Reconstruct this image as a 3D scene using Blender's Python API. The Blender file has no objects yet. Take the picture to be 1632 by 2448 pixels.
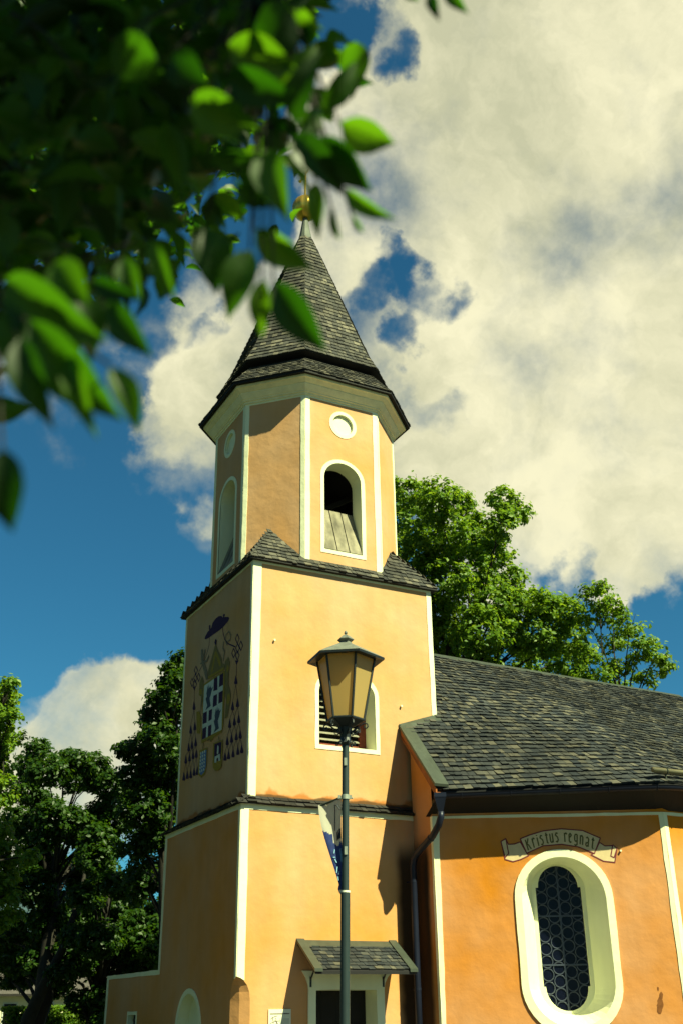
import bpy, math, random
import numpy as np
from mathutils import Vector, Matrix
from mathutils.geometry import tessellate_polygon
random.seed(7)
RNG = np.random.default_rng(11)
scene = bpy.context.scene
C = scene.collection

# ------------------------------------------------------------------ camera
CAM = Vector((-7.9165, -19.4047, 1.6))
pitch, yaw, roll = 0.4383, 0.4827, -0.0139
fwd = Vector((math.sin(yaw)*math.cos(pitch), math.cos(yaw)*math.cos(pitch), math.sin(pitch)))
rgt0 = Vector((math.cos(yaw), -math.sin(yaw), 0)); up0 = rgt0.cross(fwd)
rgt = rgt0*math.cos(roll)+up0*math.sin(roll); up = -rgt0*math.sin(roll)+up0*math.cos(roll)
cd = bpy.data.cameras.new('camera'); cam = bpy.data.objects.new('camera', cd); C.objects.link(cam)
M = Matrix((rgt, up, -fwd)).transposed().to_4x4(); M.translation = CAM
cam.matrix_world = M
cd.sensor_fit = 'VERTICAL'; cd.sensor_height = 36.0; cd.sensor_width = 24.0; cd.lens = 2549.8/2448*36
cd.clip_start = 0.05; cd.clip_end = 9000
cd.dof.use_dof = True; cd.dof.focus_distance = 17.0; cd.dof.aperture_fstop = 2.7
scene.camera = cam

# ------------------------------------------------------------------ light
sun_dir = Vector((0.33, -0.80, 0.95)).normalized()      # towards the sun
SUN_EL = math.asin(sun_dir.z); SUN_AZ = math.atan2(sun_dir.x, sun_dir.y)
sl = bpy.data.lights.new('sun', 'SUN'); so = bpy.data.objects.new('sun', sl); C.objects.link(so)
so.rotation_euler = (-sun_dir).to_track_quat('-Z', 'Y').to_euler(); so.location = (-4, -30, 30)
sl.energy = 5.0; sl.angle = math.radians(0.53); sl.color = (0.95, 1.0, 0.56)
scene.view_settings.view_transform = 'Standard'; scene.view_settings.look = 'None'
scene.view_settings.exposure = 1.16; scene.view_settings.gamma = 1.0
D_CREST = [["purple",[[2.904,9.439],[2.873,9.488],[2.722,9.551],[2.491,9.578],[2.424,9.675],[2.249,9.718],[2.046,9.716],[1.867,9.664],[1.786,9.599],[1.636,9.565],[1.437,9.501],[1.385,9.452],[1.453,9.407],[1.667,9.37],[1.961,9.356],[2.315,9.368],[2.677,9.38],[2.837,9.405]]],["purple",[[2.646,9.577],[2.658,9.679],[2.58,9.685],[2.536,9.612],[2.566,9.552]]],["purple",[[1.772,9.604],[1.783,9.666],[1.704,9.665],[1.651,9.619],[1.711,9.575]]],["purple_line0.022",[[2.582,9.371],[2.594,9.2],[2.669,9.086],[2.787,8.974],[2.954,8.837],[3.207,8.732]]],["purple_line0.03",[[1.791,9.38],[1.726,9.208],[1.612,9.032],[1.407,8.878],[0.97,8.675]]],["purple_line0.03",[[0.889,8.94],[0.774,8.799],[0.873,8.723],[0.989,8.864],[0.889,8.94]]],["purple_line0.03",[[0.678,8.721],[0.565,8.584],[0.663,8.508],[0.776,8.646],[0.678,8.721]]],["purple_line0.03",[[0.859,8.721],[0.744,8.582],[0.843,8.507],[0.958,8.645],[0.859,8.721]]],["purple_line0.03",[[1.076,8.676],[0.959,8.536],[1.059,8.46],[1.177,8.599],[1.076,8.676]]],["purple_line0.03",[[0.86,8.558],[0.746,8.421],[0.844,8.345],[0.96,8.482],[0.86,8.558]]],["purple",[[0.979,8.38],[0.761,8.319],[0.878,8.253]]],["purple_line0.03",[[3.41,8.928],[3.284,8.791],[3.383,8.717],[3.509,8.853],[3.41,8.928]]],["purple_line0.03",[[3.204,8.705],[3.081,8.572],[3.178,8.497],[3.302,8.631],[3.204,8.705]]],["purple_line0.03",[[3.424,8.745],[3.299,8.611],[3.397,8.535],[3.523,8.67],[3.424,8.745]]],["purple_line0.03",[[3.636,8.694],[3.509,8.559],[3.608,8.483],[3.736,8.618],[3.636,8.694]]],["purple_line0.03",[[3.433,8.601],[3.308,8.468],[3.406,8.392],[3.532,8.526],[3.433,8.601]]],["purple",[[3.569,8.477],[3.383,8.429],[3.425,8.334]]],["purple_line0.022",[[0.88,8.28],[0.873,8.012]]],["purple_line0.02",[[3.432,8.345],[3.406,8.07]]],["purple",[[0.911,8.031],[0.883,8.023],[0.794,7.852],[0.809,7.819],[0.956,7.857],[0.978,7.9]]],["purple",[[1.05,7.504],[1.023,7.497],[0.933,7.33],[0.948,7.297],[1.095,7.332],[1.117,7.374]]],["purple",[[0.781,7.507],[0.754,7.501],[0.667,7.335],[0.682,7.302],[0.826,7.337],[0.847,7.378]]],["purple",[[1.181,7.162],[1.153,7.155],[1.063,6.99],[1.078,6.958],[1.226,6.991],[1.247,7.032]]],["purple",[[0.923,7.154],[0.896,7.148],[0.808,6.984],[0.823,6.952],[0.968,6.984],[0.989,7.025]]],["purple",[[0.688,7.15],[0.662,7.144],[0.576,6.982],[0.591,6.95],[0.733,6.983],[0.754,7.023]]],["purple",[[1.289,6.824],[1.261,6.818],[1.17,6.656],[1.185,6.623],[1.333,6.654],[1.355,6.695]]],["purple",[[1.049,6.824],[1.022,6.818],[0.933,6.657],[0.948,6.625],[1.093,6.655],[1.115,6.695]]],["purple",[[0.795,6.819],[0.768,6.813],[0.682,6.654],[0.697,6.622],[0.84,6.652],[0.86,6.692]]],["purple",[[0.585,6.806],[0.558,6.801],[0.474,6.643],[0.489,6.611],[0.629,6.641],[0.649,6.68]]],["purple",[[1.385,6.52],[1.357,6.515],[1.266,6.355],[1.281,6.322],[1.429,6.351],[1.451,6.391]]],["purple",[[1.184,6.51],[1.157,6.505],[1.067,6.346],[1.082,6.314],[1.228,6.342],[1.25,6.382]]],["purple",[[0.942,6.498],[0.915,6.492],[0.828,6.335],[0.843,6.303],[0.986,6.331],[1.007,6.371]]],["purple",[[0.683,6.494],[0.657,6.489],[0.572,6.333],[0.587,6.302],[0.727,6.33],[0.748,6.369]]],["purple",[[0.48,6.485],[0.454,6.48],[0.371,6.326],[0.386,6.294],[0.524,6.322],[0.544,6.36]]],["purple_line0.014",[[0.883,7.838],[1.037,7.501]]],["purple_line0.014",[[0.883,7.838],[0.768,7.504]]],["purple_line0.014",[[1.022,7.315],[1.167,7.158]]],["purple_line0.014",[[1.022,7.315],[0.91,7.151]]],["purple_line0.014",[[0.754,7.32],[0.91,7.151]]],["purple_line0.014",[[0.754,7.32],[0.675,7.147]]],["purple_line0.014",[[1.152,6.974],[1.275,6.821]]],["purple_line0.014",[[1.152,6.974],[1.035,6.821]]],["purple_line0.014",[[0.895,6.968],[1.035,6.821]]],["purple_line0.014",[[0.895,6.968],[0.782,6.816]]],["purple_line0.014",[[0.662,6.966],[0.782,6.816]]],["purple_line0.014",[[0.662,6.966],[0.571,6.804]]],["purple_line0.014",[[1.259,6.639],[1.371,6.517]]],["purple_line0.014",[[1.259,6.639],[1.171,6.507]]],["purple_line0.014",[[1.02,6.64],[1.171,6.507]]],["purple_line0.014",[[1.02,6.64],[0.929,6.495]]],["purple_line0.014",[[0.768,6.637],[0.929,6.495]]],["purple_line0.014",[[0.768,6.637],[0.67,6.492]]],["purple_line0.014",[[0.559,6.626],[0.67,6.492]]],["purple_line0.014",[[0.559,6.626],[0.467,6.483]]],["purple",[[3.436,8.087],[3.402,8.078],[3.304,7.903],[3.318,7.868],[3.468,7.904],[3.493,7.948]]],["purple",[[3.582,7.57],[3.549,7.562],[3.45,7.391],[3.464,7.356],[3.614,7.389],[3.639,7.432]]],["purple",[[3.316,7.585],[3.283,7.578],[3.188,7.407],[3.201,7.373],[3.349,7.406],[3.373,7.448]]],["purple",[[3.664,7.184],[3.63,7.177],[3.532,7.008],[3.545,6.974],[3.696,7.005],[3.72,7.047]]],["purple",[[3.451,7.195],[3.418,7.188],[3.321,7.021],[3.335,6.987],[3.483,7.017],[3.507,7.059]]],["purple",[[3.213,7.2],[3.181,7.193],[3.087,7.027],[3.1,6.993],[3.246,7.023],[3.269,7.065]]],["purple",[[3.818,6.936],[3.785,6.93],[3.685,6.762],[3.699,6.728],[3.85,6.757],[3.875,6.799]]],["purple",[[3.575,6.934],[3.542,6.928],[3.445,6.762],[3.458,6.728],[3.607,6.756],[3.631,6.798]]],["purple",[[3.348,6.943],[3.315,6.937],[3.22,6.772],[3.234,6.738],[3.38,6.767],[3.404,6.808]]],["purple",[[3.136,6.928],[3.104,6.921],[3.011,6.758],[3.025,6.724],[3.169,6.753],[3.192,6.794]]],["purple",[[3.895,6.563],[3.861,6.557],[3.762,6.392],[3.775,6.358],[3.926,6.385],[3.951,6.426]]],["purple",[[3.667,6.557],[3.634,6.551],[3.537,6.388],[3.55,6.354],[3.699,6.381],[3.723,6.422]]],["purple",[[3.44,6.533],[3.408,6.527],[3.313,6.366],[3.326,6.332],[3.472,6.358],[3.496,6.399]]],["purple",[[3.222,6.546],[3.19,6.54],[3.097,6.38],[3.11,6.347],[3.254,6.373],[3.277,6.413]]],["purple",[[3.023,6.527],[2.992,6.521],[2.9,6.361],[2.913,6.328],[3.055,6.354],[3.078,6.394]]],["purple_line0.014",[[3.393,7.886],[3.565,7.566]]],["purple_line0.014",[[3.393,7.886],[3.3,7.582]]],["purple_line0.014",[[3.539,7.372],[3.647,7.181]]],["purple_line0.014",[[3.539,7.372],[3.434,7.192]]],["purple_line0.014",[[3.275,7.389],[3.434,7.192]]],["purple_line0.014",[[3.275,7.389],[3.197,7.197]]],["purple_line0.014",[[3.62,6.989],[3.802,6.933]]],["purple_line0.014",[[3.62,6.989],[3.559,6.931]]],["purple_line0.014",[[3.409,7.002],[3.559,6.931]]],["purple_line0.014",[[3.409,7.002],[3.332,6.94]]],["purple_line0.014",[[3.173,7.008],[3.332,6.94]]],["purple_line0.014",[[3.173,7.008],[3.12,6.925]]],["purple_line0.014",[[3.774,6.743],[3.878,6.56]]],["purple_line0.014",[[3.774,6.743],[3.651,6.554]]],["purple_line0.014",[[3.533,6.742],[3.651,6.554]]],["purple_line0.014",[[3.533,6.742],[3.424,6.53]]],["purple_line0.014",[[3.307,6.753],[3.424,6.53]]],["purple_line0.014",[[3.307,6.753],[3.206,6.543]]],["purple_line0.014",[[3.096,6.739],[3.206,6.543]]],["purple_line0.014",[[3.096,6.739],[3.007,6.524]]],["olive",[[2.539,8.381],[2.574,8.56],[2.451,8.736],[2.227,9.015],[2.162,9.11],[2.017,8.916],[1.745,8.632],[1.726,8.534],[1.535,8.444],[1.574,8.345]]],["gold",[[2.539,8.381],[2.552,8.45],[1.579,8.401],[1.573,8.335]]],["gold",[[2.375,8.507],[2.167,8.921],[2.09,8.899],[1.814,8.595],[1.78,8.493],[1.878,8.502],[2.116,8.812],[2.295,8.466]]],["purple",[[2.231,9.15],[2.173,9.219],[2.101,9.159],[2.107,9.066],[2.183,9.079]]],["stone",[[3.092,9.228],[2.972,9.209],[2.917,8.962],[2.611,8.57],[2.565,8.388],[2.668,8.396],[2.982,8.845],[3.062,8.984]]],["stone",[[2.861,9.161],[2.781,9.153],[2.876,8.931],[2.944,8.97]]],["stone",[[2.698,8.881],[2.567,8.96],[2.547,8.916],[2.654,8.811],[3.091,8.875],[3.096,8.915]]],["stone_line0.03",[[1.428,8.847],[1.56,8.988],[1.548,9.116],[1.382,9.14],[1.254,9.027],[1.269,8.92],[1.436,8.933]]],["stone_line0.045",[[1.658,8.999],[1.693,8.859],[1.587,8.754],[1.65,8.55]]],["olive",[[2.948,8.565],[2.826,8.419],[2.809,8.055],[2.871,7.921],[2.949,7.715],[2.943,8.089],[3.098,8.156],[3.092,8.45]]],["gold",[[3.211,7.796],[3.008,7.766],[2.891,7.572],[2.927,7.24],[3.114,7.284]]],["gold",[[3.097,8.279],[2.91,8.251],[2.907,8.136],[3.053,8.135]]],["olive",[[1.366,8.565],[1.239,8.398],[1.302,8.198],[1.303,7.947],[1.145,7.712],[1.141,7.552],[1.288,7.238],[1.449,7.232],[1.391,7.614],[1.485,7.779],[1.507,8.235],[1.542,8.519]]],["gold",[[1.33,7.723],[1.215,7.729],[1.136,7.604],[1.263,7.477],[1.362,7.554]]],["gold",[[1.39,8.404],[1.278,8.3],[1.349,8.211],[1.451,8.293]]],["gold",[[2.817,8.34],[2.207,8.34],[1.523,8.303],[1.503,7.819],[1.508,7.114],[1.589,6.975],[2.015,6.971],[2.203,6.914],[2.26,6.988],[2.508,6.996],[2.784,6.991],[2.838,7.138],[2.817,7.684]]],["white",[[2.77,8.29],[2.202,8.292],[1.606,8.277],[1.599,7.844],[1.594,7.029],[2.072,7.054],[2.742,7.064],[2.783,7.4],[2.771,7.952]]],["purple",[[2.162,8.291],[1.955,8.291],[1.924,7.981],[2.172,8.011]]],["purple",[[1.833,8.286],[1.606,8.277],[1.6,8.006],[1.845,8.015]]],["purple",[[2.161,7.903],[1.93,7.891],[1.93,7.647],[2.174,7.651]]],["purple",[[1.843,7.896],[1.594,7.887],[1.604,7.639],[1.834,7.65]]],["purple",[[2.763,7.662],[2.523,7.652],[2.514,7.394],[2.759,7.413]]],["purple",[[2.405,7.633],[2.201,7.63],[2.206,7.396],[2.404,7.396]]],["purple",[[2.757,7.312],[2.518,7.305],[2.526,7.063],[2.758,7.067]]],["purple",[[2.402,7.288],[2.204,7.288],[2.208,7.048],[2.405,7.055]]],["slate",[[2.57,8.117],[2.254,8.074],[2.317,7.97],[2.386,7.913],[2.338,7.791],[2.29,7.715],[2.414,7.708],[2.613,7.692],[2.522,7.78],[2.613,7.914],[2.639,7.957],[2.572,7.996],[2.607,8.08]]],["slate",[[2.585,8.111],[2.537,8.23],[2.476,8.14],[2.474,8.251],[2.401,8.139],[2.341,8.189],[2.307,8.106],[2.194,8.123],[2.253,8.064]]],["slate",[[2.004,7.476],[1.704,7.441],[1.765,7.34],[1.831,7.284],[1.786,7.168],[1.741,7.096],[1.859,7.087],[2.049,7.067],[1.962,7.154],[2.047,7.28],[2.071,7.321],[2.007,7.36],[2.04,7.439]]],["slate",[[2.018,7.47],[1.972,7.585],[1.915,7.499],[1.911,7.606],[1.843,7.5],[1.786,7.549],[1.754,7.47],[1.647,7.489],[1.703,7.432]]],["gold",[[2.896,6.861],[2.414,6.825],[2.412,6.674],[2.417,6.412],[2.499,6.27],[2.718,6.231],[2.879,6.313],[2.928,6.384],[2.902,6.7]]],["blue",[[2.826,6.793],[2.445,6.787],[2.444,6.434],[2.53,6.328],[2.714,6.283],[2.855,6.362],[2.843,6.635]]],["white",[[2.798,6.811],[2.746,6.757],[2.799,6.735],[2.852,6.793]]],["white",[[2.676,6.807],[2.625,6.754],[2.678,6.733],[2.73,6.79]]],["white",[[2.556,6.804],[2.505,6.751],[2.557,6.73],[2.609,6.787]]],["white",[[2.799,6.732],[2.747,6.679],[2.8,6.657],[2.852,6.714]]],["white",[[2.677,6.729],[2.626,6.676],[2.678,6.655],[2.73,6.711]]],["white",[[2.557,6.726],[2.506,6.674],[2.558,6.652],[2.61,6.708]]],["white",[[2.799,6.653],[2.747,6.6],[2.8,6.579],[2.853,6.635]]],["white",[[2.678,6.651],[2.627,6.598],[2.679,6.577],[2.731,6.633]]],["white",[[2.558,6.648],[2.507,6.596],[2.559,6.574],[2.61,6.63]]],["white",[[2.8,6.575],[2.748,6.522],[2.801,6.501],[2.853,6.557]]],["white",[[2.679,6.573],[2.627,6.521],[2.68,6.499],[2.732,6.555]]],["white",[[2.559,6.571],[2.508,6.519],[2.56,6.497],[2.611,6.553]]],["white",[[2.8,6.497],[2.749,6.445],[2.801,6.423],[2.854,6.479]]],["white",[[2.679,6.495],[2.628,6.443],[2.681,6.421],[2.732,6.477]]],["white",[[2.559,6.493],[2.509,6.442],[2.561,6.42],[2.612,6.475]]],["white",[[2.801,6.419],[2.749,6.367],[2.802,6.345],[2.854,6.401]]],["white",[[2.68,6.418],[2.629,6.366],[2.681,6.344],[2.733,6.399]]],["white",[[2.56,6.416],[2.51,6.365],[2.562,6.343],[2.613,6.398]]],["gold",[[2.05,6.838],[1.503,6.801],[1.5,6.424],[1.52,6.242],[1.677,6.195],[1.891,6.227],[2.019,6.319],[2.045,6.428]]],["purple",[[1.974,6.805],[1.561,6.779],[1.563,6.608],[1.581,6.406],[1.957,6.411]]],["white",[[1.808,6.571],[1.799,6.716],[1.768,6.744],[1.722,6.7],[1.709,6.568],[1.758,6.544]]],["white",[[1.933,6.406],[1.931,6.526],[1.64,6.537],[1.603,6.385],[1.697,6.395],[1.728,6.478],[1.812,6.468],[1.822,6.388]]],["olive_line0.04",[[2.656,6.973],[2.682,6.853]]],["olive_line0.03",[[1.772,6.928],[1.69,6.806]]],["olive_line0.03",[[2.432,6.98],[2.31,6.999],[2.203,6.914]]]]
D_MAPLE = [[9.15,8.2,17.49,0.74],[10.26,10.37,17.47,0.94],[9.08,6.52,16.41,0.7],[11.8,9.27,18.0,0.62],[9.96,7.46,15.74,1.0],[9.48,8.63,15.32,0.87],[12.23,8.94,16.76,0.92],[11.67,6.52,16.96,0.46],[12.59,6.94,16.92,0.5],[10.76,5.42,15.45,0.52],[12.52,8.63,16.19,0.76],[11.55,8.37,15.11,0.96],[10.17,8.2,14.35,1.0],[13.43,8.85,15.29,0.64],[11.86,7.46,13.76,1.0],[10.97,8.99,13.51,1.02],[11.07,7.44,12.59,0.98],[12.84,7.62,13.66,0.87],[12.86,6.48,13.44,0.7],[13.09,7.15,12.64,0.99],[13.87,9.66,12.87,1.06],[13.68,6.53,13.43,0.64],[14.68,7.53,12.98,0.81],[16.27,9.82,12.92,0.78],[12.98,11.34,13.07,0.94],[11.61,10.62,13.0,0.76],[9.72,9.68,14.48,0.89],[14.66,7.1,11.36,0.51],[11.67,8.0,11.23,0.84],[15.57,10.57,12.06,0.78],[10.27,9.83,13.36,0.88]]
D_MAPLE_B = [[14.19,5.17,13.48,0.53],[15.5,6.07,13.56,0.58],[14.48,4.29,12.25,0.51],[15.62,6.49,12.65,0.49],[15.17,4.76,11.85,0.49],[15.94,4.85,11.7,0.41],[17.12,5.73,11.74,0.29],[14.96,5.54,11.27,0.52],[16.04,5.58,11.12,0.39],[13.6,5.0,10.95,0.53],[14.55,6.61,12.09,0.5],[14.08,5.69,12.78,0.39],[13.81,6.14,10.72,0.55],[15.99,6.59,10.95,0.57]]
D_LEFT_A = [[-3.22,7.79,9.24,0.2],[-3.12,8.86,9.19,0.33],[-3.16,7.35,8.28,0.2],[-2.77,9.19,8.2,0.25],[-3.28,7.87,8.19,0.32],[-3.08,8.34,7.63,0.24],[-2.88,9.37,7.4,0.25],[-3.66,8.04,8.72,0.48],[-3.46,8.73,7.87,0.49],[-3.32,8.04,6.57,0.47],[-2.8,9.93,5.91,0.45],[-2.41,9.5,5.33,0.3],[-2.06,8.85,5.23,0.18],[-2.34,10.26,4.99,0.33],[-2.39,9.43,4.33,0.28],[-2.08,9.88,3.88,0.24],[-2.49,9.36,3.76,0.31],[-2.85,9.71,4.72,0.48]]
D_LEFT_B = [[0.48,21.39,10.58,0.45],[0.65,24.05,10.56,0.51],[0.51,19.61,9.59,0.51],[1.88,23.25,10.82,0.44],[1.71,19.86,9.91,0.47],[2.37,20.15,10.02,0.47],[2.29,22.77,9.9,0.5],[0.17,21.68,9.13,0.53],[0.92,22.27,8.93,0.54],[0.89,19.53,7.99,0.51],[0.56,23.98,8.45,0.62],[0.88,22.86,7.72,0.54],[3.04,19.97,8.59,0.53],[4.17,21.87,9.27,0.5],[2.67,20.23,8.15,0.47],[3.66,20.7,8.05,0.48],[2.28,19.81,7.34,0.46],[2.05,21.47,7.6,0.35],[0.85,21.8,5.8,0.69],[1.65,22.3,4.77,0.7],[1.38,25.96,3.86,0.74],[1.99,22.65,3.98,0.52],[0.54,23.64,5.96,0.6],[3.06,25.04,6.66,0.44],[3.86,25.21,5.32,0.57],[2.55,24.32,5.51,0.55],[1.25,24.32,4.62,0.66],[0.73,23.64,3.32,0.35],[1.38,22.51,3.43,0.46],[2.23,25.04,7.35,0.51],[1.26,23.02,6.78,0.48],[1.8,19.57,8.05,0.4],[2.09,22.55,8.1,0.43],[3.29,23.44,7.03,0.5],[3.47,22.16,7.36,0.55],[3.44,24.65,6.27,0.5],[0.84,19.98,7.33,0.45],[1.12,25.26,2.83,0.42],[1.5,24.58,2.92,0.36],[2.13,21.93,2.63,0.45],[0.74,25.4,4.28,0.61],[3.27,25.16,4.71,0.56],[2.69,21.2,9.71,0.42],[2.8,19.33,9.21,0.41],[2.92,23.98,7.14,0.37]]
D_LEFT_C = [[2.38,11.11,11.59,0.22],[2.66,12.53,11.71,0.26],[2.24,10.3,10.65,0.29],[2.63,12.82,11.2,0.31],[1.9,11.28,10.32,0.29],[1.91,11.86,10.01,0.29],[2.18,13.3,9.86,0.28],[1.63,12.51,8.94,0.39],[1.34,13.09,9.13,0.22],[1.82,10.95,9.02,0.43],[2.74,12.64,10.03,0.45],[2.62,11.75,10.31,0.35],[2.44,11.97,8.61,0.49],[2.52,13.72,8.45,0.51],[1.68,12.5,8.17,0.39],[2.65,12.75,7.8,0.44],[1.88,12.28,7.2,0.53],[2.63,13.01,6.98,0.39],[2.33,12.74,6.36,0.53],[2.0,13.23,6.17,0.39],[2.8,14.85,5.78,0.4],[2.36,13.65,5.17,0.48],[2.96,13.99,5.36,0.35],[3.01,16.0,5.03,0.26],[3.36,13.88,8.55,0.46],[3.32,13.58,7.49,0.5],[2.77,12.28,9.19,0.45]]
D_LEFT_D = [[4.23,18.98,4.33,0.72],[3.76,21.06,5.0,0.7],[2.5,18.3,3.86,0.64],[4.39,21.28,3.94,0.76],[4.35,18.21,3.78,0.6],[2.49,20.05,3.19,0.44],[3.88,21.36,3.14,0.57],[3.26,20.11,2.18,0.44],[3.14,21.13,1.69,0.28],[2.63,16.79,5.48,0.47],[4.99,19.61,4.65,0.68],[4.47,19.51,3.33,0.61],[2.01,19.38,4.06,0.38],[2.8,20.37,5.73,0.34],[3.28,19.96,1.44,0.33],[3.84,19.87,2.48,0.44],[1.89,17.27,6.31,0.48],[2.58,18.44,5.95,0.49],[1.92,18.2,5.19,0.48],[1.99,17.46,7.06,0.43],[2.32,21.52,3.66,0.51],[1.82,19.88,2.83,0.43],[2.59,20.89,2.1,0.39]]
D_NEAR = [[-7.43,-18.4386,2.7091,-7.3996,-18.4877,2.7719,0.0302,0.2],[-7.4062,-18.4424,2.6927,-7.3256,-18.4524,2.6791,0.0444,0.3],[-7.464,-18.4069,2.6829,-7.3859,-18.4087,2.609,0.0409,-0.2],[-7.4269,-18.424,2.6786,-7.3445,-18.4113,2.6202,0.0444,0.3],[-7.3866,-18.41,2.6122,-7.3159,-18.4253,2.5711,0.022,0.4],[-7.422,-18.3977,2.6239,-7.4044,-18.3686,2.5515,0.0235,0.1],[-7.4633,-18.4137,2.6951,-7.4569,-18.4833,2.7732,0.0355,-0.4],[-7.4557,-18.4142,2.6886,-7.4147,-18.4204,2.7303,0.032,0.2],[-7.4822,-18.3343,2.5638,-7.3961,-18.3334,2.5239,0.0391,0.3],[-7.4922,-18.3835,2.6666,-7.4547,-18.3739,2.5643,0.0444,0.2],[-7.5558,-18.3438,2.6547,-7.4798,-18.3642,2.665,0.032,0.5],[-7.5955,-18.3607,2.7259,-7.504,-18.3876,2.6861,0.0533,0.2],[-7.5572,-18.3957,2.7542,-7.4629,-18.4292,2.724,0.0462,0.2],[-7.562,-18.4137,2.7928,-7.464,-18.4309,2.7754,0.0533,0.1],[-7.4877,-18.4724,2.8302,-7.5329,-18.427,2.7892,0.0604,-0.2],[-7.7022,-18.3446,2.8012,-7.6291,-18.3421,2.7712,0.0604,0.3],[-7.6288,-18.3723,2.7809,-7.5767,-18.3789,2.7416,0.0462,0.2],[-7.7271,-18.3063,2.7534,-7.6713,-18.3056,2.7911,0.0213,0.5],[-7.3965,-18.3939,2.5915,-7.3573,-18.3445,2.5773,0.0114,0.2],[-7.3693,-18.4028,2.5815,-7.3381,-18.3785,2.5753,0.0085,0.2],[-7.5177,-18.3465,2.6221,-7.4607,-18.3413,2.6029,0.0284,0.2],[-7.463,-18.3563,2.4684,-7.3787,-18.3361,2.3939,0.0446,0.2],[-7.4765,-18.3515,2.4727,-7.458,-18.3045,2.4128,0.0263,0.2],[-7.4981,-18.3594,2.5092,-7.5088,-18.3094,2.4252,0.0411,0.2],[-7.531,-18.2669,2.6026,-7.4975,-18.2398,2.5181,0.0539,-0.2],[-7.674,-18.3277,2.3878,-7.6119,-18.3273,2.3257,0.035,0.2],[-7.6175,-18.3045,2.5238,-7.5727,-18.2867,2.4457,0.0229,0.2],[-7.6927,-18.33,2.4106,-7.6341,-18.3488,2.3882,0.0223,0.2],[-7.7733,-18.4055,2.2797,-7.6562,-18.3828,2.1915,0.0526,0.3],[-7.6829,-18.4287,2.234,-7.6405,-18.4165,2.1689,0.0272,-0.3],[-7.7301,-18.4132,2.2516,-7.6837,-18.3905,2.1628,0.0235,0.2],[-7.7786,-18.3949,2.265,-7.7287,-18.3725,2.1732,0.0352,0.3],[-7.7897,-18.4795,2.0823,-7.7688,-18.4522,2.0102,0.0388,0.3],[-7.8018,-18.3664,2.3518,-7.6859,-18.3911,2.2838,0.0588,0.3],[-7.7135,-18.3613,2.3727,-7.6816,-18.3364,2.294,0.0408,-0.3],[-7.7876,-18.3596,2.3251,-7.7521,-18.3312,2.2361,0.0343,0.3],[-7.6554,-18.3179,2.4688,-7.6257,-18.307,2.4186,0.0276,0.2],[-7.2716,-18.4803,2.9846,-7.2512,-18.4696,2.9442,0.017,0.2],[-7.2525,-18.4933,2.9902,-7.2149,-18.4934,2.9531,0.0196,0.2],[-7.3041,-18.465,2.988,-7.2835,-18.4673,2.9718,0.0157,0.2],[-7.7532,-18.4008,2.3688,-7.7093,-18.4001,2.3239,0.0441,0.2],[-7.467,-18.3669,2.9637,-7.4029,-18.3844,2.9334,0.0359,0.2],[-7.4325,-18.3706,2.9367,-7.4086,-18.3736,2.9187,0.0261,0.2],[-7.4693,-18.3924,2.7786,-7.4343,-18.4397,2.8334,0.0367,0.2]]
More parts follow.
